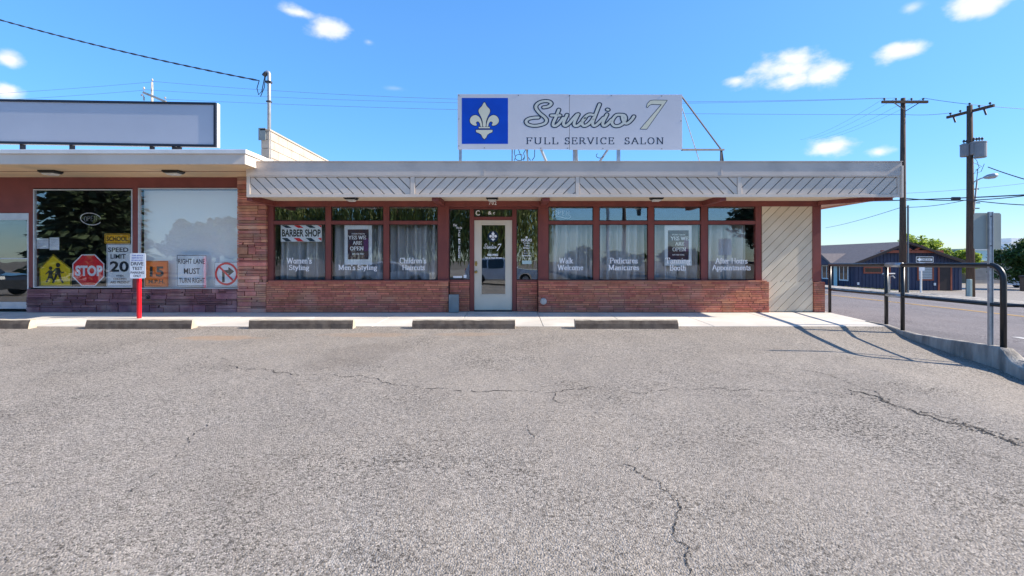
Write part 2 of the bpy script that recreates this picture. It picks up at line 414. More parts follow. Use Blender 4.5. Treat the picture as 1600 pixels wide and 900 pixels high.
def struct(name, mb, m, bevel=0, smooth=False):
    o = _mk(name, mb, m, (0, 0, 0), bevel, smooth); OFF[o.name] = (0, 0, 0)
    o['kind'] = 'structure'; return o
def copy_tree(o, parent=None):
    c = o.copy(); COL.objects.link(c); c.parent = parent
    OFF[c.name] = OFF.get(o.name, (0, 0, 0))
    for ch in list(o.children):
        if ch.name != c.name: copy_tree(ch, c)
    return c

Yw = 10.63                                # plane of the shop windows
def PX(px, Y): return (px - 800) / 755.0 * Y
def PZ(py, Y): return CAMZ + (406 - py) / 755.0 * Y
def rect(mb, x0, x1, y0, y1, Ya, Yb, ref=None):      # box from measured edges at plane ref (default Ya)
    r_ = Ya if ref is None else ref
    return mb.box(PX(x0, r_), PX(x1, r_), Ya, Yb, PZ(y1, r_), PZ(y0, r_))
def hull(pts):
    pts = sorted(set((round(x, 6), round(y, 6)) for x, y in pts))
    def half(ps):
        h = []
        for p in ps:
            while len(h) > 1 and (h[-1][0] - h[-2][0]) * (p[1] - h[-2][1]) - (h[-1][1] - h[-2][1]) * (p[0] - h[-2][0]) <= 0: h.pop()
            h.append(p)
        return h
    a = half(pts); b = half(pts[::-1]); return a[:-1] + b[:-1]
def stroke(mb, pts, w, h, Y, round_=False, step=0.00008):   # pen stroke in the XZ plane (flat lettering)
    k = 0
    for i in range(len(pts) - 1):
        q = []
        for (x, z) in (pts[i], pts[i + 1]):
            if round_:
                q += [(x + w / 2 * math.cos(a), z + h / 2 * math.sin(a)) for a in [j * math.pi / 8 for j in range(16)]]
            else: q += [(x - w / 2, z - h / 2), (x + w / 2, z - h / 2), (x + w / 2, z + h / 2), (x - w / 2, z + h / 2)]
        hp = hull(q)
        if len(hp) < 3: continue
        yy = Y - step * ((len(mb.f) % 12))
        mb.add([(x, yy, z) for x, z in hp], [tuple(range(len(hp)))])
def bez(pts, n=6):                        # smooth open polyline through points (Catmull-Rom)
    out = []
    P = [pts[0]] + list(pts) + [pts[-1]]
    for i in range(1, len(P) - 2):
        p0, p1, p2, p3 = P[i - 1:i + 3]
        for k in range(n):
            t = k / n
            out.append(tuple(.5 * ((2 * p1[d]) + (-p0[d] + p2[d]) * t + (2 * p0[d] - 5 * p1[d] + 4 * p2[d] - p3[d]) * t * t + (-p0[d] + 3 * p1[d] - 3 * p2[d] + p3[d]) * t ** 3) for d in (0, 1)))
    out.append(pts[-1]); return out
def closed(pts, n=5):
    m = len(pts); out = []
    for i in range(m):
        p0, p1, p2, p3 = pts[i - 1], pts[i], pts[(i + 1) % m], pts[(i + 2) % m]
        for k in range(n):
            t = k / n
            out.append(tuple(.5 * ((2 * p1[d]) + (-p0[d] + p2[d]) * t + (2 * p0[d] - 5 * p1[d] + 4 * p2[d] - p3[d]) * t * t + (-p0[d] + 3 * p1[d] - 3 * p2[d] + p3[d]) * t ** 3) for d in (0, 1)))
    return out
_TC = {}
def sans(mb, s, x0, x1, z0, z1, Y, bold=.0, shear=0.0):
    """block lettering from the built-in face, fitted into a box on a plane facing -Y"""
    key = (s, bold, shear)
    if key not in _TC:
        cu = bpy.data.curves.new('lettering', 'FONT'); cu.body = s; cu.offset = bold; cu.shear = shear; cu.fill_mode = 'FRONT'
        cu.resolution_u = 3
        ob = bpy.data.objects.new('lettering', cu); COL.objects.link(ob)
        dg = bpy.context.evaluated_depsgraph_get(); dg.update()
        me = bpy.data.meshes.new_from_object(ob.evaluated_get(dg))
        _TC[key] = ([tuple(v.co) for v in me.vertices], [tuple(p.vertices) for p in me.polygons])
        bpy.data.objects.remove(ob); bpy.data.curves.remove(cu); bpy.data.meshes.remove(me)
    V, Fc = _TC[key]
    ax, bx = min(v[0] for v in V), max(v[0] for v in V); az_, bz = min(v[1] for v in V), max(v[1] for v in V)
    mb.add([(x0 + (v[0] - ax) / (bx - ax) * (x1 - x0), Y, z0 + (v[1] - az_) / (bz - az_) * (z1 - z0)) for v in V], Fc)
def sansp(mb, s, x0, x1, y0, y1, Y, ref=None, **k):
    r_ = ref or Y
    sans(mb, s, PX(x0, r_), PX(x1, r_), PZ(y1, r_), PZ(y0, r_), Y, **k)

# --- roman lettering: skeleton strokes drawn with a flat pen, plus serifs
def arc(cx, cy, rx, ry, a0, a1, n=10): return [(cx + rx * math.cos(R(a0 + (a1 - a0) * i / n)), cy + ry * math.sin(R(a0 + (a1 - a0) * i / n))) for i in range(n + 1)]
X_ = .64
G = {
 ' ': (.35, [], []), "'": (.25, [[(.12, 1), (.10, .78)]], []),
 'A': (.95, [[(.12, 0), (.47, 1)], [(.47, 1), (.84, 0)], [(.26, .36), (.70, .36)]], [(.12, 0), (.84, 0)]),
 'B': (.82, [[(.2, 0), (.2, 1)], [(.2, 1), (.45, 1)] + arc(.45, .77, .22, .23, 90, -90) + [(.2, .54)], [(.45, .54)] + arc(.45, .27, .27, .27, 90, -90) + [(.2, 0)]], [(.2, 0), (.2, 1)]),
 'C': (.88, [arc(.50, .5, .36, .5, 50, 312, 16), [(.76, .72), (.76, 1)]], []),
 'D': (.95, [[(.2, 0), (.2, 1)], [(.2, 1), (.42, 1)] + arc(.42, .5, .40, .5, 90, -90, 14) + [(.2, 0)]], [(.2, 0), (.2, 1)]),
 'E': (.80, [[(.2, 0), (.2, 1)], [(.2, 1), (.68, 1), (.68, .80)], [(.2, .52), (.55, .52)], [(.55, .62), (.55, .42)], [(.2, 0), (.72, 0), (.72, .22)]], [(.2, 0), (.2, 1)]),
 'F': (.76, [[(.2, 0), (.2, 1)], [(.2, 1), (.68, 1), (.68, .80)], [(.2, .52), (.54, .52)], [(.54, .62), (.54, .42)]], [(.2, 0), (.2, 1)]),
 'H': (.98, [[(.2, 0), (.2, 1)], [(.78, 0), (.78, 1)], [(.2, .52), (.78, .52)]], [(.2, 0), (.2, 1), (.78, 0), (.78, 1)]),
 'I': (.42, [[(.2, 0), (.2, 1)]], [(.2, 0), (.2, 1)]),
 'L': (.78, [[(.2, 0), (.2, 1)], [(.2, 0), (.68, 0), (.68, .24)]], [(.2, 0), (.2, 1)]),
 'M': (1.15, [[(.18, 0), (.18, 1)], [(.18, 1), (.55, .08)], [(.55, .08), (.92, 1)], [(.94, 1), (.94, 0)]], [(.18, 0), (.16, 1), (.94, 0), (.96, 1)]),
 'N': (.98, [[(.2, 0), (.2, 1)], [(.2, 1), (.80, 0)], [(.80, 0), (.80, 1)]], [(.2, 0), (.16, 1), (.80, 1)]),
 'O': (.96, [arc(.48, .5, .36, .5, 0, 360, 22)], []),
 'P': (.78, [[(.2, 0), (.2, 1)], [(.2, 1), (.42, 1)] + arc(.42, .74, .26, .26, 90, -90) + [(.2, .48)]], [(.2, 0), (.2, 1)]),
 'R': (.90, [[(.2, 0), (.2, 1)], [(.2, 1), (.42, 1)] + arc(.42, .75, .25, .25, 90, -90) + [(.2, .5)], [(.45, .5), (.80, 0)]], [(.2, 0), (.2, 1), (.82, 0)]),
 'S': (.72, [arc(.37, .75, .22, .25, 40, 250, 10) + [(.42, .46)] + arc(.36, .26, .25, .27, 50, -150, 12), [(.54, .78), (.54, 1)], [(.11, 0), (.11, .24)]], []),
 'T': (.84, [[(.42, 0), (.42, 1)], [(.08, .78), (.08, 1), (.76, 1), (.76, .78)]], [(.42, 0)]),
 'U': (.96, [[(.2, 1), (.2, .32)] + arc(.48, .32, .28, .32, 180, 360, 12) + [(.76, 1)]], [(.2, 1), (.76, 1)]),
 'V': (.92, [[(.12, 1), (.46, 0)], [(.46, 0), (.80, 1)]], [(.12, 1), (.80, 1)]),
 'W': (1.30, [[(.10, 1), (.38, 0)], [(.38, 0), (.65, .95)], [(.65, .95), (.90, 0)], [(.90, 0), (1.18, 1)]], [(.10, 1), (1.18, 1)]),
 'Y': (.90, [[(.12, 1), (.45, .48)], [(.78, 1), (.45, .48)], [(.45, .48), (.45, 0)]], [(.12, 1), (.78, 1), (.45, 0)]),
 'a': (.60, [arc(.28, .47, .18, .17, 150, 0, 8) + [(.46, .12), (.56, .03)], arc(.27, .17, .18, .18, 60, 330, 10) + [(.46, .14)], [(.46, .40), (.30, .34)]], []),
 'c': (.56, [arc(.30, .32, .22, .32, 45, 315, 14)], []),
 'd': (.66, [arc(.28, .32, .21, .32, 0, 360, 16), [(.48, 1), (.48, 0)]], [(.46, 1), (.52, 0)]),
 'e': (.58, [[(.10, .36), (.50, .36)] + arc(.30, .34, .20, .31, 0, 318, 16)], []),
 'f': (.42, [[(.18, 0), (.18, .82)] + arc(.30, .82, .12, .18, 180, 40, 6), [(.05, X_), (.36, X_)]], [(.18, 0)]),
 'g': (.60, [arc(.28, .40, .17, .22, 0, 360, 14), arc(.28, -.14, .21, .15, 0, 360, 14), [(.20, .20), (.14, .10), (.22, .02), (.40, .0)], [(.42, .56), (.54, .62)]], []),
 'h': (.68, [[(.14, 0), (.14, 1)], [(.14, .42)] + arc(.32, .42, .18, .22, 160, 0, 8) + [(.50, 0)]], [(.14, 0), (.12, 1), (.50, 0)]),
 'i': (.34, [[(.16, 0), (.16, X_)], [(.16, .88), (.16, .90)]], [(.16, 0), (.13, X_)]),
 'k': (.66, [[(.14, 0), (.14, 1)], [(.14, .26), (.48, X_)], [(.26, .36), (.54, 0)]], [(.14, 0), (.12, 1), (.54, 0), (.48, X_)]),
 'l': (.34, [[(.16, 0), (.16, 1)]], [(.16, 0), (.14, 1)]),
 'm': (1.02, [[(.14, 0), (.14, X_)], [(.14, .42)] + arc(.31, .42, .18, .22, 160, 0, 8) + [(.49, 0)], [(.49, .42)] + arc(.66, .42, .18, .22, 160, 0, 8) + [(.84, 0)]], [(.14, 0), (.12, X_), (.49, 0), (.84, 0)]),
 'n': (.68, [[(.14, 0), (.14, X_)], [(.14, .42)] + arc(.32, .42, .18, .22, 160, 0, 8) + [(.50, 0)]], [(.14, 0), (.12, X_), (.50, 0)]),
 'o': (.62, [arc(.31, .32, .22, .32, 0, 360, 16)], []),
 'p': (.66, [[(.14, -.3), (.14, X_)], arc(.34, .32, .22, .32, 0, 360, 16)], [(.14, -.3), (.12, X_)]),
 'r': (.48, [[(.14, 0), (.14, X_)], [(.14, .40)] + arc(.34, .42, .18, .22, 160, 60, 6)], [(.14, 0), (.12, X_)]),
 's': (.50, [arc(.26, .48, .14, .16, 40, 250, 8) + [(.30, .30)] + arc(.25, .16, .17, .17, 50, -150, 8), [(.38, .5), (.38, X_)], [(.08, 0), (.08, .16)]], []),
 't': (.40, [[(.18, .85), (.18, .12)] + arc(.28, .12, .10, .12, 180, 320, 6), [(.05, X_), (.34, X_)]], []),
 'u': (.68, [[(.14, X_), (.14, .20)] + arc(.30, .20, .16, .20, 180, 350, 8), [(.50, X_), (.50, 0)]], [(.12, X_), (.47, X_), (.56, 0)]),
 'y': (.62, [[(.08, X_), (.31, .04)], [(.54, X_), (.31, .04), (.20, -.24), (.08, -.28)]], [(.08, X_), (.54, X_)]),
}
def serif(mb, s, x0, x1, zbase, cap, Y, w=.15, h=.065, ser=.11, track=0.0):
    wd = sum(G[c][0] + track for c in s) - track
    lead = .06
    sx = (x1 - x0) / (wd - lead); cx = -lead
    for c in s:
        adv, st, sr = G[c]
        for pl in st: stroke(mb, [(x0 + (cx + px_) * sx, zbase + py_ * cap) for px_, py_ in pl], w * sx, h * cap, Y)
        for (px_, py_) in sr:
            zz = zbase + min(max(py_, -.3 + .02), 1 - .02) * cap if py_ else zbase + .02 * cap
            stroke(mb, [(x0 + (cx + px_ - ser) * sx, zz), (x0 + (cx + px_ + ser) * sx, zz)], w * .5 * sx, h * cap, Y)
        cx += adv + track
def serifp(mb, s, x0, x1, ytop, ybase, Y, **k):
    serif(mb, s, PX(x0, Y), PX(x1, Y), PZ(ybase, Y), PZ(ytop, Y) - PZ(ybase, Y), Y, **k)

def clip_rect(poly, x0, x1, z0, z1):
    def cl(p, f, g):
        out = []
        for i in range(len(p)):
            a, b = p[i - 1], p[i]; fa, fb = f(a), f(b)
            if (fa >= 0) != (fb >= 0):
                t = fa / (fa - fb); out.append((a[0] + (b[0] - a[0]) * t, a[1] + (b[1] - a[1]) * t))
            if fb >= 0: out.append(b)
        return out
    for f in (lambda q: q[0] - x0, lambda q: x1 - q[0], lambda q: q[1] - z0, lambda q: z1 - q[1]):
        poly = cl(poly, f, None)
        if len(poly) < 3: return None
    return poly
def diag_boards(mb, x0, x1, z0, z1, Ya, Yb, pitch, gap, sgn):
    """diagonal boards, pitch measured along x, sgn +1 rises to the right"""
    h = z1 - z0; n = int((x1 - x0 + h) / pitch) + 3
    s0 = x0 - h if sgn > 0 else x0
    for i in range(-1, n):
        a = s0 + i * pitch + gap / 2; b = a + pitch - gap
        e = random.uniform(-.0012, .0012)
        poly = [(a, z0), (b, z0), (b + h * sgn, z1), (a + h * sgn, z1)]
        p = clip_rect(poly, x0, x1, z0, z1)
        if p and len(p) > 2:
            ar = abs(sum(p[i][0] * p[i - 1][1] - p[i - 1][0] * p[i][1] for i in range(len(p)))) / 2
            if ar > 2e-4: mb.prism(p, Ya + e, Yb)
def bricks(mb, x0, x1, z0, z1, Y, bl, bh, joint, depth=.06, jy=.003, vary=0):
    rows = max(1, round((z1 - z0) / bh)); bh = (z1 - z0) / rows
    for r in range(rows):
        x = x0 - random.random() * bl
        while x < x1:
            L_ = bl * random.uniform(1 - vary, 1 + vary)
            a, b = max(x, x0), min(x + L_ - joint, x1)
            if b - a > .015:
                e = random.uniform(-jy, jy)
                mb.box(a, b, Y + e, Y + depth, z0 + r * bh + joint / 2, z0 + (r + 1) * bh - joint / 2)
            x += L_
def ledgestone(mb, x0, x1, z0, z1, Y, depth=.08):
    z = z0
    while z < z1 - .01:
        h = min(random.choice([.10, .13, .16, .19]), z1 - z)
        if z1 - z - h < .06: h = z1 - z
        x = x0
        while x < x1 - .01:
            w = min(random.uniform(.28, .75), x1 - x)
            if x1 - x - w < .12: w = x1 - x
            k = random.choice([1, 2, 2, 3, 3]) if h > .11 else random.choice([1, 2])
            zz = z
            cuts = sorted(random.uniform(.3, .7) if k == 2 else (.33 * (i + 1) + random.uniform(-.06, .06)) for i in range(k - 1))
            cs = [0] + cuts + [1]
            for i in range(k):
                a, b = z + cs[i] * h, z + cs[i + 1] * h
                sub = 1 if random.random() < .65 else 2
                xs = [x, x + w] if sub == 1 else [x, x + w * random.uniform(.3, .7), x + w]
                for j in range(len(xs) - 1):
                    e = random.uniform(-.012, .012); g = .005
                    q = random.uniform(-.02, .02)
                    p = [(xs[j] + g, a + g), (xs[j + 1] - g + (q if j < len(xs) - 2 else 0), a + g), (xs[j + 1] - g, b - g * .6), (xs[j] + g, b - g * .6)]
                    mb.prism(p, Y + e, Y + depth)
            x += w
        z += h

# ------------------------------------------------------------------ ground
def XL(Y): return 6.4 + .107 * (Y - 6.4)                    # parking-lot face of the kerb wall
def sstep(a, b, x):
    t = min(1, max(0, (x - a) / (b - a))); return t * t * (3 - 2 * t)
def lot_z(X, Y):
    yy = min(Y, 8.6)
    z = -.035 - .045 * (8.6 - max(yy, .4)) - .002 * max(0, .4 - yy)
    dip = 0.0
    for a, b, c, d in ((8.5, 8.0, .02, .10), (8.0, 7.0, .10, .14), (7.0, 6.4, .14, .15), (6.4, 6.0, .15, .21), (6.0, 3.0, .21, .26)):
        if b <= yy <= a: dip = c + (a - yy) / (a - b) * (d - c)
    if yy < 3: dip = .26
    z -= dip * sstep(4.2, 6.6, X)
    if Y > 0 and abs(X) < 9: z += .012 * noise.noise(Vector((X * .5, Y * .5, 3))) * sstep(8.6, 7.8, Y)
    return z
def frange(a, b, s):
    n = int(round((b - a) / s)); return [a + (b - a) * i / n for i in range(n + 1)]
def grid(mb, xs, ys, fx, fz):
    V = []; n = len(xs)
    for y in ys:
        for x in xs:
            X = fx(x, y); V.append((X, y, fz(X, y)))
    Fc = [(j * n + i, j * n + i + 1, (j + 1) * n + i + 1, (j + 1) * n + i) for j in range(len(ys) - 1) for i in range(n - 1)]
    mb.add(V, Fc)
xs = [-80, -60, -40, -30, -22] + frange(-16, 4, .4) + frange(4.1, 7, .12)
ys = [-60, -40, -25, -15, -8, -4] + frange(-2, 8.6, .2)
lot = MB(); grid(lot, xs, ys, lambda x, y: x if x < 4 else 4 + (x - 4) / 3 * (XL(max(y, 0)) + .08 - 4), lot_z)
M_lot = asphalt('lot_asphalt', (.272, .240, .204), (.122, .107, .090), (.46, .410, .352), 92,
                stain=[(-2.05, 6.6, .55, 1.0, (.17, .145, .12), .38, -.5), (-4.6, 7.6, .7, .22, (.36, .24, .15), .6, 0), (-2.3, 7.85, .9, .2, (.34, .24, .16), .45, 0), (-.7, 7.9, .7, .16, (.34, .24, .16), .4, 0)])
LOT = struct('parking_lot_ground', lot, M_lot, smooth=True)
M_road = asphalt('road_asphalt', (.185, .168, .172), (.115, .105, .108), (.27, .25, .25), 60, tracks=True)
M_gravel = asphalt('gravel', (.27, .245, .22), (.16, .145, .13), (.40, .37, .34), 40)
M_dirt = asphalt('dry_earth', (.20, .17, .13), (.13, .11, .085), (.28, .24, .19), 8)

def tz(X):
    P_ = [(-1e4, -1.0), (6.3, -1.0), (6.31, -.13), (7, -.15), (13, -.30), (19, -.62), (20.6, -.60), (28, -1.38), (60, -1.9), (1e4, -1.9)]
    for (a, za), (b, zb) in zip(P_, P_[1:]):
        if a <= X <= b: return za + (zb - za) * (X - a) / (b - a)
gr = MB()
grid(gr, [-900, -300, -90, -40, 0, 6.1, 19.05, 20.6, 28, 36, 45, 60, 100, 300, 900], [-900, -300, -100, -61, -30, 0, 8, 14, 20, 30, 40, 50, 70, 100, 200, 400, 1500],
     lambda x, y: x, lambda x, y: (-.62 if x > 19 and x < 20.7 else (-1.05 if x <= 6.1 else tz(x))) - .03)
struct('ground', gr, M_dirt)
rd = MB(); grid(rd, [7, 7.4, 8, 10, 13, 16, 19], [-60, -20, 0] + frange(1, 14, 1) + [16, 18, 20, 24, 30, 40, 60, 100, 200],
                lambda x, y: x if x > 7.2 else min(XL(max(y, -2)) + .12, 7.0), lambda x, y: tz(max(x, 6.4)))
struct('road', rd, M_road)
ln = MB()
for off in (0, .22):
    xa = 13.0 + off
    grid(ln, [xa, xa + .10], [-40, 0, 10, 20, 30, 50, 100], lambda x, y: x, lambda x, y: tz(x) + .006)
part('yellow_centre_line', ln, M_roadline, bpy.data.objects['road'])
wl_ = MB(); grid(wl_, [8.6, 8.75], [6.9, 7.6, 8.4], lambda x, y: x + (y - 7) * .05, lambda x, y: tz(x) + .005)
part('white_edge_mark', wl_, M_whiteline, bpy.data.objects['road'])
fk = MB()
for j in range(-6, 40): fk.box(19.0, 19.16, j * 3 + .006, j * 3 + 2.994, -.8, -.50)
struct('far_kerb', fk, M_kerb, bevel=.015)
fw = MB()
for j in range(-6, 60): fw.box(19.165, 20.6, j * 1.5 + .01, j * 1.5 + 1.49, -.8, -.505)
struct('far_pavement', fw, M_kerb)
gl = MB(); grid(gl, [20.6, 24, 28, 36, 45, 60, 75], [-20, 10, 20, 30, 45, 60, 80], lambda x, y: x, lambda x, y: tz(x) - (0 if x > 20.7 else -.06) + .003)
struct('gravel_lot', gl, M_gravel)

# sidewalk slabs, scored into squares
sw = MB()
def sidewalk_slab(x0, x1, y0, y1, dz=0):
    def zz(y): return -.03 + (y - 8.6) / 2.0 * .03
    xr0 = min(x1, XL(y0) + .10); xr1 = min(x1, XL(y1) + .10)
    if xr0 - x0 < .05: return
    a = [(x0, y0, zz(y0) + dz), (xr0, y0, zz(y0) + dz), (xr1, y1, zz(y1) + dz), (x0, y1, zz(y1) + dz)]
    b = [(p[0], p[1], -.30) for p in a]
    sw.add(b + a, [(3, 2, 1, 0), (4, 5, 6, 7), (0, 1, 5, 4), (1, 2, 6, 5), (2, 3, 7, 6), (3, 0, 4, 7)])
x = -42.0
while x < 7.2:
    L_ = 1.52
    sidewalk_slab(x, x + L_ - .008, 8.6, 9.55, random.uniform(-.002, .002)); sidewalk_slab(x, x + L_ - .008, 9.558, 10.75, random.uniform(-.002, .002))
    x += L_
struct('sidewalk', sw, M_conc, bevel=.006)
jb = MB(); jb.box(-42, 6.4, 8.62, 10.7, -.32, -.05); struct('sidewalk_bed', jb, M_joint)

# cracks and faint dark lines in the lot
def on_lot(px, py):
    Y = 5.0
    for _ in range(40):
        X = PX(px, Y); Y = (CAMZ - lot_z(X, Y)) * 755.0 / (py - 406.0)
    return Vector((PX(px, Y), Y))
def jag(pts, amp, lev=4):
    for _ in range(lev):
        out = [pts[0]]
        for a, b in zip(pts, pts[1:]):
            d = b - a; m = (a + b) / 2 + Vector((-d.y, d.x)) * random.uniform(-amp, amp); out += [m, b]
        pts = out
    return pts
ck = MB()
def crack_and_line(pts, w, off=(0, 480), amp=.22, lev=4, gaps=.12):
    P_ = jag([on_lot(off[0] + x / 2, off[1] + y / 2) for x, y in pts], amp, lev)
    ww = [w * .8 * random.uniform(.2, 1.6) for _ in P_]
    for i in range(len(P_) - 1):
        if random.random() < gaps + .04: continue
        a, b = P_[i], P_[i + 1]; d = (b - a)
        if d.length < 1e-5: continue
        n = Vector((-d.y, d.x)).normalized()
        a = a + n * random.uniform(-.35, .35) * w; b = b + n * random.uniform(-.35, .35) * w
        q = [a + n * ww[i] / 2, a - n * ww[i] / 2, b - n * ww[i + 1] / 2, b + n * ww[i + 1] / 2]
        ck.add([(p.x, p.y, lot_z(p.x, p.y) + .004) for p in q], [(0, 1, 2, 3)])
crack_and_line([(630, 140), (650, 155), (705, 180)], .008, gaps=.4)
crack_and_line([(705, 180), (760, 195), (860, 205), (960, 213), (1060, 217), (1150, 222), (1190, 235), (1300, 248), (1400, 255), (1600, 262)], .011, gaps=.1)
crack_and_line([(1110, 220), (1140, 236), (1200, 240)], .007)
rr = (800, 480)
crack_and_line([(0, 262), (130, 267), (180, 258), (300, 258), (450, 262), (570, 258), (680, 260), (800, 263), (900, 265), (1010, 268)], .010, rr, gaps=.25)
crack_and_line([(130, 267), (150, 300)], .007, rr)
crack_and_line([(50, 370), (56, 390), (70, 408)], .008, rr)
crack_and_line([(1050, 258), (1100, 268), (1160, 290), (1240, 320), (1320, 345), (1400, 365), (1480, 390), (1560, 420), (1640, 445)], .022, rr, amp=.3, gaps=.05)
crack_and_line([(1240, 322), (1310, 330), (1390, 352), (1460, 378), (1540, 405)], .012, rr, amp=.3, gaps=.3)
crack_and_line([(900, 195), (960, 205), (1030, 225), (1100, 255), (1160, 285)], .012, rr, gaps=.3)
crack_and_line([(690, 170), (780, 190), (900, 195)], .006, rr, gaps=.5)
crack_and_line([(350, 490), (400, 520), (460, 545), (500, 590), (520, 640), (510, 680), (540, 740), (545, 790), (556, 850)], .008, rr, amp=.25, gaps=.05)
crack_and_line([(220, 480), (350, 500), (400, 520)], .005, rr, gaps=.6)
crack_and_line([(650, 365), (600, 405), (575, 440)], .007, gaps=.3)
crack_and_line([(560, 455), (552, 470)], .010)
crack_and_line([(490, 520), (465, 535)], .009); crack_and_line([(430, 560), (412, 578)], .009)
crack_and_line([(215, 660), (185, 680), (120, 720), (50, 765), (10, 810)], .006, gaps=.45)
crack_and_line([(20, 557), (180, 557)], .005, gaps=.5)
crack_and_line([(1010, 160), (1080, 155), (1200, 165), (1300, 170)], .006, rr, gaps=.4)  # faint thin dark line across the lot
crack_and_line([(1450, 365), (1560, 360)], .006, rr, gaps=.5)
def pits(p0, p1, n, spread, size):
    a, b = on_lot(*p0), on_lot(*p1)
    for _ in range(n):
        c = a.lerp(b, random.random()) + Vector((random.gauss(0, spread), random.gauss(0, spread)))
        k = random.randint(4, 6); r = size * random.uniform(.4, 1.3); a0 = random.uniform(0, 6)
        ck.add([(c.x + r * random.uniform(.5, 1.2) * math.cos(a0 + 6.283 * i / k), c.y + r * random.uniform(.4, 1) * math.sin(a0 + 6.283 * i / k), lot_z(c.x, c.y) + .004) for i in range(k)], [tuple(range(k))])
pits((1330, 612), (1520, 672), 170, .06, .010); pits((1480, 655), (1600, 695), 110, .05, .010)
pits((1400, 606), (1500, 612), 120, .10, .008); pits((900, 690), (1080, 700), 90, .10, .006); pits((220, 700), (330, 720), 60, .08, .006)
pits((0, 600), (1600, 620), 120, .8, .006); pits((100, 760), (1500, 800), 90, .5, .005)
part('crack_and_line', ck, M_crack, LOT)

# kerb wall with weathered face
kw = MB()
ky = [(9.2, -.01, .16), (8.7, -.005, .16), (8.3, -.05, .16), (7.9, -.065, .17), (7.5, -.05, .18), (7.0, -.03, .20), (6.6, -.005, .20), (6.36, 0, .20), (6.2, -.16, .22), (6.0, -.225, .24), (5.4, -.26, .24), (4.0, -.30, .24), (1.0, -.36, .24), (-10, -.40, .24)]
V = []; n_ = 0
fine = []
for (a, za, wa), (b, zb, wb) in zip(ky, ky[1:]):
    k = max(1, int(abs(a - b) / .12)) if a > 0 else 4
    for i in range(k): t = i / k; fine.append((a + (b - a) * t, za + (zb - za) * t, wa + (wb - wa) * t))
fine.append(ky[-1])
for (y, z, w) in fine:
    xl = XL(max(y, -2)); j = .012 * noise.noise(Vector((y * 3, 0, 1))); e = .008 * noise.noise(Vector((y * 5, 4, 1)))
    V += [(xl + j, y, -.95), (xl + j * .5, y, (z - .95) / 2), (xl + .012 + j, y, z - .018 + e), (xl + .03, y, z + e), (xl + w - .03, y, max(z, -.115) - .008 + e), (xl + w, y, max(z, -.115) - .02), (xl + w + .02, y, -.95)]
Fc = []
for i in range(len(fine) - 1):
    for k in range(6): Fc.append((i * 7 + k, i * 7 + k + 1, (i + 1) * 7 + k + 1, (i + 1) * 7 + k))
Fc += [tuple(range(7)), tuple((len(fine) - 1) * 7 + k for k in range(7))[::-1]]
kw.add(V, Fc)
solo('kerb_wall', kw, M_kerb, 'low concrete retaining kerb under the black pipe railing beside the street', 'kerb wall', smooth=True)
# ------------------------------------------------------------------ salon building
W = Yw
salon = thing('salon_building', 'low red brick salon with cream-grey slatted fascia and a wide roof overhang', 'building', (PX(840, W), W, 0))
Yf = 9.62                                  # front plane of the fascia
FL, FR = PX(385, Yf), PX(1408.5, Yf)
ZT, ZB = PZ(253, Yf), PZ(308, Yf)
Zs = ZB + .045                             # soffit height
# roof
m = MB(); m.box(FL + .02, FR - .02, Yf + .06, W + 11.5, Zs + .02, ZT - .06); part('roof', m, M_roof, salon)
m = MB()
m.box(FL, FR, Yf - .012, Yf + .05, PZ(275, Yf), ZT)                       # flat cap band
m.box(FR - .05, FR, Yf + .051, W + 11.5, PZ(275, Yf), ZT); m.box(FL, FL + .05, Yf + .051, W + 1, PZ(275, Yf), ZT)
part('fascia_cap', m, M_fasciatop, salon, bevel=.004)
m = MB()
for px in (757, 1127):
    m.box(PX(px, Yf) - .012, PX(px, Yf) + .012, Yf - .016, Yf - .0125, PZ(274.5, Yf), ZT - .004)
m.box(FL - .004, FR + .012, Yf - .03, Yf + .03, ZT + .001, ZT + .014)
part('drip_edge', m, M_fasciatop, salon)
m = MB()
m.box(FL, FR, Yf, Yf + .05, ZB, PZ(303.4, Yf))
for (a, b) in ((385, 390.5), (641, 648), (899.5, 905.5), (1152.5, 1159), (1402.5, 1408.5)):
    m.box(PX(a, Yf), PX(b, Yf), Yf + .001, Yf + .049, PZ(303.4, Yf) + .001, PZ(275, Yf) - .001)
m.box(FL, FR, Yf - .005, Yf + .012, PZ(276.6, Yf), PZ(275, Yf) - .0015)
m.box(FR - .045, FR - .003, Yf + .052, W + 11.5, ZB + .01, PZ(275, Yf) - .002)
m.box(FL + .003, FL + .045, Yf + .052, W - .1, ZB + .01, PZ(275, Yf) - .002)
m.box(FR - .018, FR + .022, Yf - .03, Yf + .02, ZB - .01, ZT - .08)
part('fascia_trim', m, M_fascia, salon, bevel=.003)
m = MB(); m.box(FL + .05, FR - .05, Yf + .034, Yf + .046, ZB + .02, PZ(275, Yf)); part('fascia_backing', m, M_groove, salon)
for i, (a, b) in enumerate(((391, 640.5), (648.5, 899), (906, 1152), (1159.5, 1402))):
    m = MB(); diag_boards(m, PX(a, Yf), PX(b, Yf), PZ(303, Yf), PZ(277, Yf), Yf + .012, Yf + .033, .205, .026, -1 if i in (0, 2) else 1)
    part('fascia_panel', m, M_fascia, salon, bevel=.004)
m = MB(); m.box(FL + .05, FR - .05, Yf + .06, W + .02, Zs, Zs + .018)
m.box(PX(1283, W), FR - .05, W + .021, W + 11, Zs, Zs + .018); part('soffit', m, M_soffw, salon)
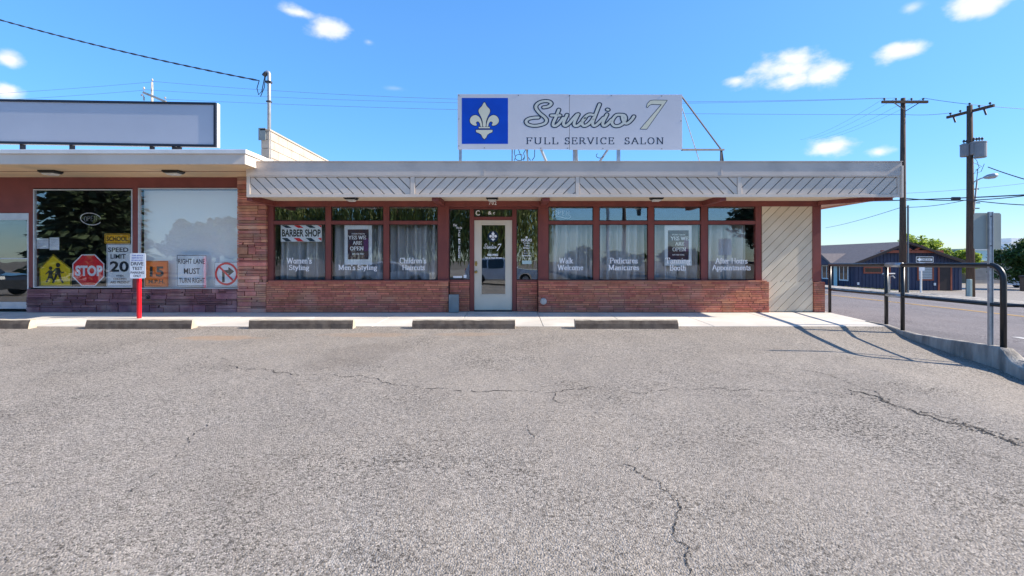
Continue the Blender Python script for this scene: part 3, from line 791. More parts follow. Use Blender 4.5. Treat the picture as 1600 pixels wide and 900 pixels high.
# beams under the soffit
def beam(xa, xb, ya=W - .02, yb=Yf + .07, w=.11, h=.105):
    b = MB(); b.bar((xa, ya, Zs - h / 2 - .001), (xb, yb, Zs - h / 2 - .001), w, h); part('beam', b, M_brown, salon, bevel=.003)
beam(PX(426, W), PX(426, W)); beam(PX(690.5, W), PX(690.5, W), w=.13); beam(PX(849, W), PX(849, W), w=.14); beam(PX(1101, W), PX(1101, W), w=.12)
beam(PX(1278, W), FR - .12, w=.10, h=.09)
m = MB(); m.box(PX(1276, W), PX(1283, W) , W + .02, W + 11, Zs - .10, Zs - .002); part('beam', m, M_brown, salon)
# brown timber wall framing
m = MB()
rect(m, 418, 1283, 313, 322.5, W - .02, W + .12)                           # header
for (a, b) in ((418, 427), (508.5, 517), (599, 608), (684, 701), (841, 857), (927, 936.5), (1012.5, 1022), (1095.5, 1106), (1181, 1190)):
    rect(m, a, b, 322.5, 440, W + .001, W + .11)
for (a, b) in ((427, 508.5), (517, 599), (608, 684), (857, 927), (936.5, 1012.5), (1022, 1095.5), (1106, 1181)):
    rect(m, a, b, 345, 350.5, W + .012, W + .09)                            # transom bar
    rect(m, a, b, 437.5, 440, W + .012, W + .10)
rect(m, 1270, 1283, 322.5, 440, W - .03, W + .12)
We = W + .10                                                               # entrance plane, slightly recessed
rect(m, 701, 841, 322.6, 326, We, We + .08, W)
rect(m, 733.5, 740, 326, 487, We, We + .09, W); rect(m, 800.5, 807, 326, 487, We, We + .09, W)
rect(m, 740, 800.5, 338, 343, We + .002, We + .085, W)
rect(m, 701, 733.5, 437.5, 442, We + .002, We + .085, W); rect(m, 807, 841, 437.5, 442, We + .002, We + .085, W)
part('timber_frame', m, M_brown, salon, bevel=.004)
m = MB(); rect(m, 1188, 1270, 313.2, 322, W - .021, W - .02)
# brick base
ms = MB()
Yb = W - .085
zb = PZ(440, W)
for (a, b, yy) in ((419, 701, Yb), (841, 1198.5, Yb), (702, 733, We - .02), (807.5, 840, We - .02), (1270.5, 1287, W - .05)):
    m = MB(); bricks(m, PX(a, W), PX(b, W), 0.01, zb - .002, yy, .30, .046, .009, depth=.05, vary=.25)
    part('brick_base', m, M_brick, salon, bevel=.002)
    ms.box(PX(a, W) + .004, PX(b, W) - .004, yy + .007, W + .10 if yy < W else We + .10, 0, zb - .006)
m = MB()
for k in range(14):                                                       # toothed brick return at the corner
    z = .01 + k * .0465
    m.box(PX(1283, W), PX(1283, W) + (.05 if k % 2 else .02), W - .04, W + .30, z, z + .04)
part('brick_corner', m, M_brick, salon, bevel=.002); part('mortar_bed', ms, M_mortar, salon)
m = MB(); rect(m, 419, 701, 438.8, 440.2, W - .095, W - .001); rect(m, 841, 1198.5, 438.8, 440.2, W - .095, W - .001)
part('sill_cap', m, M_brick, salon)
# diagonal cream siding at the corner
m = MB(); diag_boards(m, PX(1190.5, W), PX(1269.7, W), PZ(440, W), PZ(322.6, W), W - .01, W + .02, .205, .012, 1)
diag_boards(m, PX(1199.5, W), PX(1269.7, W), .012, PZ(440.01, W), W - .0102, W + .02, .205, .012, 1)
part('diagonal_siding', m, M_cream, salon, bevel=.003)
m = MB(); m.box(PX(1190.3, W), PX(1269.9, W), W + .021, W + .03, .01, PZ(322.5, W)); part('siding_backing', m, M_groove, salon)
# shell of the building (side, rear and inner walls, dark inside)
m = MB()
m.box(PX(1190, W), PX(1283, W) - .01, W + .13, W + .25, 0, Zs)
m.box(PX(1283, W) - .15, PX(1283, W) - .005, W + .13, W + 11, 0, Zs)
m.box(PX(418, W), PX(1283, W) - .16, W + 10.8, W + 11, 0, Zs)
part('wall', m, M_brownwall, salon)
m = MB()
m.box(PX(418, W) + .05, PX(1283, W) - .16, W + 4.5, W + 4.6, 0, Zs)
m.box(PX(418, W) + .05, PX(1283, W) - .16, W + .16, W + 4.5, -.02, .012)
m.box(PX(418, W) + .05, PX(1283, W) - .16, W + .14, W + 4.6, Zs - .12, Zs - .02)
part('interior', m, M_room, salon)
# service counter and chairs just visible as dark masses inside
# windows
WIN = [(427, 508.5), (517, 599), (608, 684), (857, 927), (936.5, 1012.5), (1022, 1095.5), (1106, 1181)]
LET = [[("Women's", 448.5, 487, 403, 411.6), ("Styling", 451.8, 483.3, 414, 421.6)], [("Men's Styling", 529, 589.4, 414, 421.6)],
       [("Children's", 624.4, 666, 403, 411.3), ("Haircuts", 628.6, 663.6, 414, 421.8)],
       [("Walk", 874, 895.5, 403, 411.4), ("Welcome", 871.7, 911.4, 413.8, 422)],
       [("Pedicures", 953, 996.5, 403, 411.4), ("Manicures", 951, 998.5, 413.8, 422)],
       [("Tanning", 1040, 1079, 403, 411.4), ("Booth", 1046.5, 1072, 413.8, 422.4)],
       [("After Hours", 1118, 1168, 403.4, 411.6), ("Appointments", 1113, 1173, 414, 422)]]
def pane(px0, px1, py0, py1, Y, ref, parent, mt=None):
    p = MB(); p.box(PX(px0, ref), PX(px1, ref), Y, Y + .0012, PZ(py1, ref), PZ(py0, ref)); part('pane', p, mt or M_glass, parent)
for i, ((a, b), lt) in enumerate(zip(WIN, LET)):
    f = MB(); g = .9
    for (y0, y1) in ((322.5, 345), (350.5, 437.5)):
        rect(f, a, b, y0, y0 + g, W + .03, W + .065); rect(f, a, b, y1 - g, y1, W + .03, W + .065)
        rect(f, a, a + g, y0 + g, y1 - g, W + .03, W + .065); rect(f, b - g, b, y0 + g, y1 - g, W + .03, W + .065)
    w_ = part('window', f, M_dark, salon)
    pane(a + g, b - g, 322.5 + g, 345 - g, W + .045, W, w_, M_glasst); pane(a + g, b - g, 350.5 + g, 437.5 - g, W + .045, W, w_)
    l = MB()
    for (s, x0, x1, yt, yb_) in lt: serifp(l, s, x0, x1, yt, yb_, W + .042, w=.15, h=.068)
    part('lettering', l, M_vinylw, w_)
# faint scissor and comb marks on the third window
# entrance sidelights, transom, door
def lite(a, b, y0, y1, name='sidelight'):
    f = MB(); g = .8
    rect(f, a, b, y0, y0 + g, We + .02, We + .055, W); rect(f, a, b, y1 - g, y1, We + .02, We + .055, W)
    rect(f, a, a + g, y0 + g, y1 - g, We + .02, We + .055, W); rect(f, b - g, b, y0 + g, y1 - g, We + .02, We + .055, W)
    w_ = part(name, f, M_dark, salon); pane(a + g, b - g, y0 + g, y1 - g, We + .04, W, w_, M_glasst); return w_
s1 = lite(701, 733.5, 326, 437.5); s2 = lite(807, 841, 326, 437.5); s3 = lite(740, 800.5, 326, 338, 'transom')
l = MB(); Ye = We + .036
def T(mb, s, x0, x1, y0, y1, Y, **k): sans(mb, s, PX(x0, W), PX(x1, W), PZ(y1, W), PZ(y0, W), Y, **k)
for k, c in enumerate('WALK-INS WELCOME'):
    if c not in ' -': T(l, c, 715, 718.2, 358.5 + k * 2.8, 360.9 + k * 2.8, Ye, bold=.02)
T(l, 'Yes', 707, 713, 349, 353, Ye, bold=.02, shear=.3); T(l, 'We Do', 712, 721, 353.6, 357, Ye, bold=.02, shear=.3)
l.box(PX(707, W), PX(721, W), Ye, Ye + .001, PZ(434.6, W), PZ(431.6, W)); l.box(PX(723.5, W), PX(728, W), Ye, Ye + .001, PZ(434.6, W), PZ(429.8, W))
part('lettering', l, M_vinylw, s1)
l = MB()
T(l, 'HOURS', 814.5, 831.5, 372.6, 377, Ye, bold=.03)
l.prism([(PX(823 + 1.8 * math.cos(q), W), PZ(370.4 + 1.8 * math.sin(q), W)) for q in [j * math.pi / 6 for j in range(12)]], Ye, Ye + .001)
T(l, 'Tuesday', 817, 829, 378.2, 380.8, Ye, bold=.02); T(l, 'Thru', 819, 827, 382, 384.8, Ye, bold=.02); T(l, 'Friday', 818, 828, 385.6, 389.6, Ye, bold=.02)
T(l, '9 - 5', 819, 827.5, 390.6, 393.2, Ye, bold=.02); T(l, 'By Appointment', 815.5, 830, 394.4, 396.2, Ye, bold=.02)
T(l, 'Saturday', 815.5, 830.5, 397.6, 401.2, Ye, bold=.02); T(l, '9 - 3', 818.5, 827.8, 402.4, 405, Ye, bold=.02)
part('lettering', l, M_vinylw, s2)
l = MB(); l.box(PX(816, W), PX(831, W), Ye, Ye + .001, PZ(412.6, W), PZ(407.2, W)); part('sticker', l, M_aqua, s2)
l = MB()
mo = [(PX(746.5 + 3.4 * math.cos(q), W), PZ(331.8 - 3.4 * math.sin(q), W)) for q in [R(50 + j * 26) for j in range(11)]]
stroke(l, mo, .022, .022, Ye, round_=True)
T(l, '&', 762, 768, 329, 334.5, Ye, bold=.02); T(l, 'c', 770, 773, 330.5, 334, Ye, bold=.02)
part('lettering', l, M_vinylw, s3)
# the door
Yd = We + .03
d = MB()
def rd_(mb, a, b, y0, y1, Ya, Yb_): mb.box(PX(a, W), PX(b, W), Ya, Yb_, PZ(y1, W), PZ(y0, W))
rd_(d, 740.3, 752, 343.3, 485.3, Yd, Yd + .045); rd_(d, 789.2, 800.2, 343.3, 485.3, Yd, Yd + .045)
rd_(d, 752, 789.2, 343.3, 351, Yd + .0005, Yd + .0445); rd_(d, 752, 789.2, 460.3, 485.3, Yd + .0005, Yd + .0445)
for q in ((749.5, 791.7, 348.4, 350), (749.5, 791.7, 460.6, 462.2)): rd_(d, q[0], q[1], q[2], q[3], Yd - .009, Yd - .0005)
for q in ((749.5, 751, 350, 460.6), (790.2, 791.7, 350, 460.6)): rd_(d, q[0], q[1], q[2], q[3], Yd - .009, Yd - .0005)
door = part('door', d, M_door, salon, bevel=.003)
p = MB(); rd_(p, 752, 789.2, 351, 460.3, Yd + .016, Yd + .018); part('pane', p, M_glasst, door)
h = MB(); hx, hz = PX(743.3, W), PZ(425, W)
h.tube([(hx, Yd - .001, hz), (hx, Yd - .04, hz)], .014); h.tube([(hx, Yd - .04, hz), (hx, Yd - .05, hz), (hx, Yd - .075, hz)], [.018, .03, .022], n=14)
h.tube([(hx, Yd - .012, hz), (hx, Yd - .001, hz)], .032, n=16)
part('door_knob', h, M_brass, door, smooth=True)
h = MB(); hz = PZ(412, W); h.tube([(hx, Yd - .022, hz), (hx, Yd - .001, hz)], .030, n=16); h.box(hx - .02, hx + .02, Yd - .006, Yd, hz - .055, hz + .055)
part('deadbolt', h, M_brass, door)
th = MB(); rd_(th, 741, 800, 485.4, 488, We - .03, We + .1); part('threshold', th, M_dkmetal, door)

def fleur(mb, cx, cz, s, Y, grow=0.0):
    """three petalled lily, s = metres per crop unit, centred on (361, 420) of the drawing"""
    def tr(pts): return [(cx + (x - 361) * s, cz - (y - 420) * s) for x, y in pts]
    cen = closed([(361, 172), (395, 225), (434, 268), (434, 310), (404, 370), (384, 430), (378, 495), (344, 495), (338, 430), (318, 370), (288, 310), (288, 268), (327, 225)], 4)
    lf = closed([(240, 345), (288, 368), (318, 420), (332, 495), (310, 495), (300, 455), (275, 430), (248, 445), (258, 482), (215, 482), (175, 450), (167, 405), (192, 362)], 4)
    rt = [(722 - x, y) for x, y in lf]
    bar_ = [(285, 505), (434, 505), (434, 522), (285, 522)]
    bot = [(248, 545), (472, 545), (468, 574), (430, 590), (402, 610), (384, 648), (361, 670), (338, 648), (320, 610), (292, 590), (252, 574)]
    for poly in (cen, lf, rt, bar_, bot):
        q = tr(poly)
        if grow: stroke(mb, q + [q[0]], grow, grow, Y, round_=True, step=.00002)
        else: mb.prism(q, Y, Y + .0006)
# door decal
l = MB(); l.prism([(PX(770 + 8.5 * math.cos(q), W), PZ(369 + 9 * math.sin(q), W)) for q in [j * math.pi / 12 for j in range(24)]], Yd + .013, Yd + .0135)
part('round_decal', l, M_navyv, door)
l = MB(); fleur(l, PX(770, W), PZ(368.8, W), .00043, Yd + .011)
STUDIO = [  # centre lines of the painted script in source pixels of the roof sign
 [(849.5, 167.8), (857, 166.2), (861.2, 162.2), (858.2, 158.8), (851.2, 158), (843, 160), (837.8, 164.6), (838, 170), (843.5, 177), (850.5, 182.7), (853.9, 187.6), (851.6, 192.6), (843.5, 195.6), (834, 196.6), (825, 194.4), (822, 189.8), (826, 185.8), (834, 184), (841, 183.7)],
 [(873.2, 171.5), (868.6, 183), (864.6, 192), (864.6, 196), (868.2, 196.6), (873.5, 192.5), (880, 184.5)],
 [(861.5, 180.4), (875, 180.4)],
 [(886, 179.5), (881, 190.5), (881, 195.2), (884.4, 196.4), (890, 192), (896, 185), (901.5, 179)],
 [(903.5, 178.5), (897.5, 191), (898, 196.2), (903, 196), (909.5, 190), (914, 185)],
 [(927.5, 179.8), (920.5, 179), (913.5, 184), (909.5, 191), (911.5, 196.4), (917, 195.5), (923.5, 190), (928, 183.5)],
 [(936.8, 163), (930.5, 179), (926.3, 190.5), (927, 196.2), (931.5, 195.5), (938, 189.5), (943, 184)],
 [(948.3, 178.8), (942.5, 190.5), (942.3, 195.8), (946, 196.2), (951, 192), (955.5, 187)],
 [(949, 171.2), (950.2, 171.6)],
 [(970, 179.3), (963, 180), (957.5, 186.5), (956.3, 192.5), (960.5, 196.8), (968, 196.3), (974.8, 191.5), (977.4, 185), (975.3, 180.2), (970, 179.3)],
 [(972, 181.5), (973.5, 188), (977, 192.8), (981.5, 192), (987, 187), (990.4, 182)],
]
SEVEN = [(1010.6, 167.2), (1011.6, 162.2), (1016, 157.6), (1020.5, 156.8), (1042, 157), (1010.5, 201.4), (1000.8, 201.4), (1034, 163.2), (1018, 162.6), (1014, 164.6), (1011.8, 167.6)]
def studio(mb, fx, fz, wpx, sx, Y):
    for pl in STUDIO:
        q = [(fx(x), fz(y)) for x, y in bez(pl, 6)]
        stroke(mb, q, wpx * sx * 1.15, wpx * sx * .9, Y, round_=True, step=.00003)
l2 = MB()
fx = lambda x: PX(755.5 + (x - 822) * .12, W); fz = lambda y: PZ(388 + (y - 196) * .20, W)
studio(l, fx, fz, 5, .0014, Yd + .011)
l.prism([(PX(775.5 + (x - 1000) * .19, W), PZ(391.5 + (y - 201) * .25, W)) for x, y in SEVEN], Yd + .011, Yd + .0115)
T(l, '488-9982', 760.5, 778, 396.3, 400, Yd + .011, bold=.03); T(l, '702 S. Main Street', 757, 783.5, 401.4, 404, Yd + .011, bold=.03)
part('lettering', l, M_vinylw, door)
# street number above the entrance
l = MB()
for c, x in (('7', 764), ('0', 768.3), ('2', 772.6)): T(l, c, x, x + 3.2, 314.3, 320.3, W - .026, bold=.02)
part('house_number', l, M_vinylw, salon)
# small electrical boxes on the front
m = MB(); rd_(m, 702.5, 718, 459.5, 487, W - .16, W - .086)
solo('utility_box', m, M_greybox, 'tall grey metal box standing against the brick left of the salon door', 'utility box', (PX(710, W), W - .12, 0), bevel=.006)
m = MB(); cx, cz = PX(848.5, W), PZ(470, W)
m.tube([(cx, Yb - .07, cz), (cx, Yb + .003, cz)], .072, n=20); m.box(cx - .05, cx + .055, Yb - .10, Yb - .065, cz - .05, cz + .06)
solo('outlet_box', m, M_galv, 'small round metal outlet box on the brick right of the salon door', 'outlet box', (cx, Yb, cz), bevel=.005)

# ------------------------------------------------------------------ neighbouring shop on the left
W2 = W - .002
shop = thing('stone_storefront', 'brown storefront with plain white fascia, purple stone base and two big picture windows', 'building', (PX(150, W), W, 0))
Y2 = 9.20
S2 = PZ(277, W)                                                            # soffit height
XLs = -21.0; XRs = PX(383, Y2)
m = MB(); m.box(XLs, XRs, Y2, Y2 + .05, PZ(256.5, Y2), PZ(240.5, Y2)); m.box(XRs - .05, XRs, Y2 + .051, W + 8, PZ(256.5, Y2), PZ(240.5, Y2))
part('fascia', m, M_fascia, shop, bevel=.004)
m = MB(); m.box(XLs, XRs + .03, Y2 - .03, Y2 + .06, PZ(240.3, Y2), PZ(233.8, Y2)); m.box(XRs - .05, XRs + .03, Y2 + .061, W + 8, PZ(240.3, Y2), PZ(233.8, Y2))
part('gravel_stop', m, M_white, shop, bevel=.004)
m = MB(); m.box(XLs, XRs - .06, Y2 + .07, W + 8, S2 + .03, PZ(236, Y2)); part('roof', m, M_roof, shop)
m = MB(); m.box(XLs, XRs - .055, Y2 + .055, W + .1, S2, S2 + .02)
part('soffit', m, M_soffit, shop)
m = MB(); m.box(XLs, XRs - .06, (Y2 + W) / 2 - .004, (Y2 + W) / 2 + .004, S2 - .008, S2 - .001); part('soffit_bead', m, M_brownwall, shop)
# wall panels around the openings
m = MB()
rect(m, -700, 376, 277, 294, W, W + .12)
rect(m, 44.5, 51.5, 294, 449, W, W + .12); rect(m, 206.5, 215.5, 294, 452, W, W + .12)
rect(m, -30, 44.5, 294, 332.5, W, W + .12); rect(m, -700, -30, 294, 487, W, W + .12)
part('wall', m, M_brownwall, shop)
m = MB(); ledgestone(m, PX(45, W), PX(372.5, W), 0, PZ(451.5, W), W - .06)
part('stone_base', m, M_stonedk, shop, bevel=.006)
m = MB(); m.box(PX(45, W), PX(372.5, W), W - .03, W + .12, 0, PZ(452, W)); m.box(PX(374.5, W), PX(417.5, W), W - .03, W + .12, 0, PZ(280, W) + .05)
part('stone_backing', m, M_mortar, shop)
m = MB(); ledgestone(m, PX(373.2, W), PX(418.5, W), 0, S2 - .003, W - .075)
part('stone_pier', m, M_stone, shop, bevel=.006)
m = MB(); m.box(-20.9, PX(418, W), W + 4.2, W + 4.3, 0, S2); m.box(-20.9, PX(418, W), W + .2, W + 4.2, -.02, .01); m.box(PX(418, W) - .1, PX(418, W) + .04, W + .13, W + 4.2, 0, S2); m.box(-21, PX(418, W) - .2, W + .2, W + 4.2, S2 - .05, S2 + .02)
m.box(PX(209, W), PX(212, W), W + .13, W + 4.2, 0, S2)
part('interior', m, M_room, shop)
for (a, b, y0, y1, mt) in ((51.5, 206.5, 295.5, 449.7, M_glassd), (215.5, 373.5, 293.6, 451.5, M_glass)):
    f = MB(); g = 1.6
    rect(f, a, b, y0, y0 + g, W - .02, W + .05); rect(f, a, b, y1 - g, y1, W - .02, W + .05)
    rect(f, a, a + g, y0 + g, y1 - g, W - .02, W + .05); rect(f, b - g, b, y0 + g, y1 - g, W - .02, W + .05)
    w_ = part('window', f, M_alu, shop, bevel=.003); pane(a + g, b - g, y0 + g, y1 - g, W + .01, W, w_, mt)
f = MB(); rect(f, -28, 44.5, 333, 343.5, W - .01, W + .06); rect(f, 42.2, 44.5, 343.5, 483, W - .01, W + .06); rect(f, -28, -25, 343.5, 483, W - .01, W + .06)
rect(f, -25, 42.2, 403.2, 404.8, W + .001, W + .04); rect(f, -25, 42.2, 472, 482.5, W + .001, W + .04)
dr = part('door', f, M_alu, shop, bevel=.003)
pane(-25, 42.2, 343.5, 403.2, W + .02, W, dr, M_glassd); pane(-25, 42.2, 404.8, 472, W + .02, W, dr, M_glassd)
m = MB(); cx, cz = PX(236, W), PZ(464, W); m.tube([(cx, W - .11, cz), (cx, W - .05, cz)], .04, n=14); m.tube([(cx, W - .10, cz), (cx + .02, W - .13, cz - .03)], .02)
solo('hose_tap', m, M_dkmetal, 'small dark tap on the purple stone base under the blank-shaded window', 'tap', (cx, W - .07, cz))
m = MB(); m.box(PX(217, W), PX(371, W), W + .15, W + .16, PZ(451, W), PZ(296, W)); 
solo('roller_shade', m, M_blind, 'pale roller shade drawn down behind the right-hand picture window', 'window shade', (PX(294, W), W + .15, 1))
# block party wall rising between the two roofs
m = MB(); bx0, bx1 = PX(408, 10.36), -5.2
z = 2.98
while z < 3.8:
    for k in range(16):
        y = 10.36 + k * .42 - (.21 if int(z * 5) % 2 else 0)
        y0 = max(y, 10.36)
        m.box(bx0, bx1, y0, y + .412, z, z + .180)
    z += .188
m.box(bx0 - .02, bx1 + .02, 10.34, 17.0, z - .003, z + .035)
solo('party_wall', m, M_block, 'white painted block parapet wall rising between the two roofs', 'parapet wall', (bx0, 10.4, 2.98), bevel=.006)

# soffit lamps
def soffit_lamp(x, y, z, w, label):
    t = thing('soffit_light', label, 'ceiling light', (x, y, z), 'dark soffit lights under the overhangs')
    h = MB(); h.prism([(x - w / 2, z), (x + w / 2, z), (x + w * .5, z - .03), (x + w * .38, z - .055), (x - w * .38, z - .055), (x - w * .5, z - .03)], y - .11, y + .11)
    part('lamp_housing', h, M_black, t, bevel=.006)
    l = MB(); l.prism([(x - w * .36, z - .0555), (x + w * .36, z - .0555), (x + w * .26, z - .088), (x - w * .26, z - .088)], y - .09, y + .09)
    part('lamp_lens', l, M_lens, t, bevel=.008)
Yl = 9.95
for px, lb in ((548.5, 'dark soffit light above the second salon window'), (769, 'dark soffit light above the house number 702 at the entrance'), (1026, 'dark soffit light above the pedicures and tanning windows')):
    soffit_lamp(PX(px, Yl), Yl, Zs - .001, .25, lb)
for px, lb in ((79, 'dark soffit light above the window with the neon sign'), (271, 'dark soffit light above the window with the pale shade')):
    soffit_lamp(PX(px, 9.85), 9.85, S2 - .001, .34, lb)
# ------------------------------------------------------------------ things in the shop windows
Yc = W + .24
def curtain(a, b, mt, label, seed, gap_r=0):
    rnd = random.Random(seed); x0, x1 = PX(a, W), PX(b - gap_r, W); z0, z1 = PZ(439, W), PZ(349, W); n = 90
    ph = [rnd.uniform(0, 6.28) for _ in range(4)]; fr = [rnd.uniform(26, 34), rnd.uniform(48, 60), rnd.uniform(12, 17), rnd.uniform(5, 8)]
    m = MB(); V = []
    for j in range(7):
        t = j / 6; z = z1 + (z0 - z1) * t
        for i in range(n + 1):
            x = x0 + (x1 - x0) * i / n
            y = .070 * math.sin(x * fr[0] + ph[0] + .5 * t) + .018 * math.sin(x * fr[1] + ph[1]) * (1 - .3 * t) + .04 * math.sin(x * fr[2] + ph[2] + .8 * t) + .03 * math.sin(x * fr[3] + ph[3])
            V.append((x + .008 * math.sin(x * fr[2] + t * 2), Yc + y, z))
    m.add(V, [(j * (n + 1) + i, j * (n + 1) + i + 1, (j + 1) * (n + 1) + i + 1, (j + 1) * (n + 1) + i) for j in range(6) for i in range(n)])
    o = solo('curtain', m, mt, label, 'curtain', ((x0 + x1) / 2, Yc, z0), 'curtains behind the salon windows', smooth=True)
    s = o.modifiers.new('thickness', 'SOLIDIFY'); s.thickness = .002
for k, ((a, b), mt, lb, gp) in enumerate(zip(WIN, [M_curtain] * 3 + [M_curtw] * 4, [
    "grey curtain behind the Women's Styling window", "grey curtain behind the Men's Styling window", "grey curtain behind the Children's Haircuts window",
    'sky-whitened curtain behind the Walk Welcome window', 'sky-whitened curtain behind the Pedicures Manicures window', 'pale curtain behind the Booth window', 'pale curtain behind the After Hours Appointments window'],
    (0, 0, 0, 0, 3, 0, 7))):
    curtain(a - 1, b + 1, mt, lb, k + 3, gp)
def plate(name, label, cat, a, b, y0, y1, Y, mt, th=.004, rad=0.0, group=None):
    """flat board given by its measured edges (at the window plane)"""
    t = thing(name, label, cat, ((PX(a, W) + PX(b, W)) / 2, Y, PZ(y1, W)), group)
    m = MB(); x0, x1, z0, z1 = PX(a, W), PX(b, W), PZ(y1, W), PZ(y0, W)
    if rad: m.prism(rr_(x0, x1, z0, z1, rad), Y, Y + th)
    else: m.box(x0, x1, Y, Y + th, z0, z1)
    part('board', m, mt, t); return t
def rr_(x0, x1, z0, z1, r):
    out = []
    for cx, cz, a in ((x1 - r, z1 - r, 0), (x0 + r, z1 - r, 90), (x0 + r, z0 + r, 180), (x1 - r, z0 + r, 270)):
        out += [(cx + r * math.cos(R(a + k * 22.5)), cz + r * math.sin(R(a + k * 22.5))) for k in range(5)]
    return out
def ring(mb, pts, w, Y): stroke(mb, pts + [pts[0]], w, w, Y, round_=True, step=.00002)
Yp = W + .075
# barber shop board
t = plate('barber_sign', 'white BARBER SHOP board with blue, red and white striped edges in the leftmost salon window', 'sign', 436.3, 500.6, 351.2, 377.4, Yp, M_signwhite)
m = MB(); T(m, 'BARBER SHOP', 438.2, 499, 358, 369.6, Yp - .003, bold=.03); part('lettering', m, M_black, t)
for mt, ks in ((M_navyv, (0, 3)), (M_stopred, (1.5, 4.5))):
    m = MB()
    for (y0, y1) in ((351.6, 355.8), (371.6, 377)):
        for k in ks:
            a = 437.5 + k * 12.6
            p_ = clip_rect([(PX(a, W), PZ(y0, W)), (PX(a + 9, W), PZ(y0, W)), (PX(a + 16, W), PZ(y1, W)), (PX(a + 7, W), PZ(y1, W))], PX(436.6, W), PX(500.3, W), 0, 3)
            if p_: m.prism(p_, Yp - .003, Yp - .002)
    part('stripes', m, mt, t)
# open posters
M_purple = mat('purple_print', (.14, .03, .16), rough=.4)
for (a, b, y0, y1, ia, ib, iy0, iy1, lb) in ((536.5, 579.6, 351.6, 413.6, 541.6, 574.5, 358.2, 405.3, "white framed YES WE ARE OPEN poster in the Men's Styling window"),
                                         (1040.2, 1082.7, 351.8, 415, 1045.3, 1078, 359.6, 406, 'white framed YES WE ARE OPEN poster in the Booth window')):
    t = plate('poster', lb, 'poster', a, b, y0, y1, Yp, M_paper, group='framed open posters in the salon windows')
    def q(px): return ia + (px - 541.6)
    dy = iy0 - 358.2
    m = MB(); m.box(PX(ia, W), PX(ib, W), Yp - .003, Yp - .001, PZ(iy1, W), PZ(iy0, W)); part('print', m, M_poster, t)
    m = MB(); m.box(PX(ia + 25, W), PX(ib - .5, W), Yp - .0045, Yp - .0035, PZ(iy1 - 13, W), PZ(iy0 + 14, W)); part('print_patch', m, M_purple, t)
    m = MB()
    T(m, 'STUDIO 7 SALON', q(548), q(568.5), 364 + dy, 366.2 + dy, Yp - .006, bold=.02)
    serifp(m, 'YES WE', q(544.6), q(571.8), 368.4 + dy, 373.8 + dy, Yp - .006, w=.19)
    serifp(m, 'ARE', q(551.6), q(565.2), 377 + dy, 382 + dy, Yp - .006, w=.19)
    serifp(m, 'OPEN', q(547.2), q(568.2), 385.4 + dy, 391 + dy, Yp - .006, w=.19)
    T(m, '509-488-9982', q(548.4), q(567.4), 395.6 + dy, 397.8 + dy, Yp - .006, bold=.02)
    part('lettering', m, M_vinylw, t)
# unlit neon word signs
def tubeline(mb, pts, r=.006): mb.tube(pts, r, n=8)
t = thing('neon_sign', 'unlit white OPEN tube sign with a swoosh in the transom over the Walk Welcome window', 'neon sign', (PX(879, W), Yp, PZ(334, W)))
m = MB()
def P3(px, py, Y=Yp): return (PX(px, W), Y, PZ(py, W))
def neon_open(mb, ax, ay, cw, ch, tilt):
    def q(u, v): return P3(ax + u * cw + v * 0, ay - v * ch + u * cw * tilt)
    tubeline(mb, [q(.42 + .36 * math.cos(R(k * 24)), .5 + .5 * math.sin(R(k * 24))) for k in range(16)])
    tubeline(mb, [q(1.1, 0), q(1.1, 1), q(1.45, 1), q(1.65, .75), q(1.45, .5), q(1.1, .5)])
    tubeline(mb, [q(2.55, 1), q(2.0, 1), q(2.0, 0), q(2.55, 0)]); tubeline(mb, [q(2.0, .5), q(2.4, .5)])
    tubeline(mb, [q(2.95, 0), q(2.95, 1), q(3.55, 0), q(3.55, 1)])
neon_open(m, 865.8, 334.6, 6.7, 6.6, .07)
part('letter_tubes', m, M_vinylw, t, smooth=True)
m = MB(); tubeline(m, [P3(868, 336.5), P3(876, 338.5), P3(884, 340.5), P3(890, 340.6), P3(892.5, 338.6), P3(891, 336)]); part('swoosh_tube', m, M_vinylw, t, smooth=True)
t = thing('neon_sign', 'unlit oval OPEN tube sign hanging in the picture window left of the shaded one', 'neon sign', (PX(137, W), Yp, PZ(341, W)))
m = MB(); c_, s_ = math.cos(R(-8)), math.sin(R(-8))
tubeline(m, [P3(137.3 + 16.4 * math.cos(a) * c_ - 9.2 * math.sin(a) * s_, 341.7 - (9.2 * math.sin(a) * c_ + 16.4 * math.cos(a) * -s_ * -1)) for a in [R(20 + k * 13) for k in range(26)]], .009)
part('oval_tube', m, M_vinylw, t, smooth=True)
m = MB(); neon_open(m, 126.5, 345.5, 5.6, 7.6, -.06); part('letter_tubes', m, M_galv, t, smooth=True)
# two paper notices
for (a, b, y0, y1, lb) in ((55.4, 74, 372.4, 388.6, 'pale paper notice with small print, left of a bluish one in the picture window'), (75.2, 90.5, 371, 390.6, 'bluish paper notice taped right of a paler one in the picture window')):
    t = plate('notice', lb, 'notice', a, b, y0, y1, W + .03, M_paper if a < 60 else MATS['sign_white'], th=.001, group='paper notices in the picture window')
    m = MB()
    for k in range(5): m.box(PX(a + 2, W), PX(b - 2 - (k * 37 % 5), W), W + .0285, W + .0295, PZ(y0 + 3.4 + k * 2.4, W), PZ(y0 + 3.0 + k * 2.4, W))
    part('print', m, M_galv, t)

# ------------------------------------------------------------------ traffic signs leaning inside the left windows
Ys = W + .035
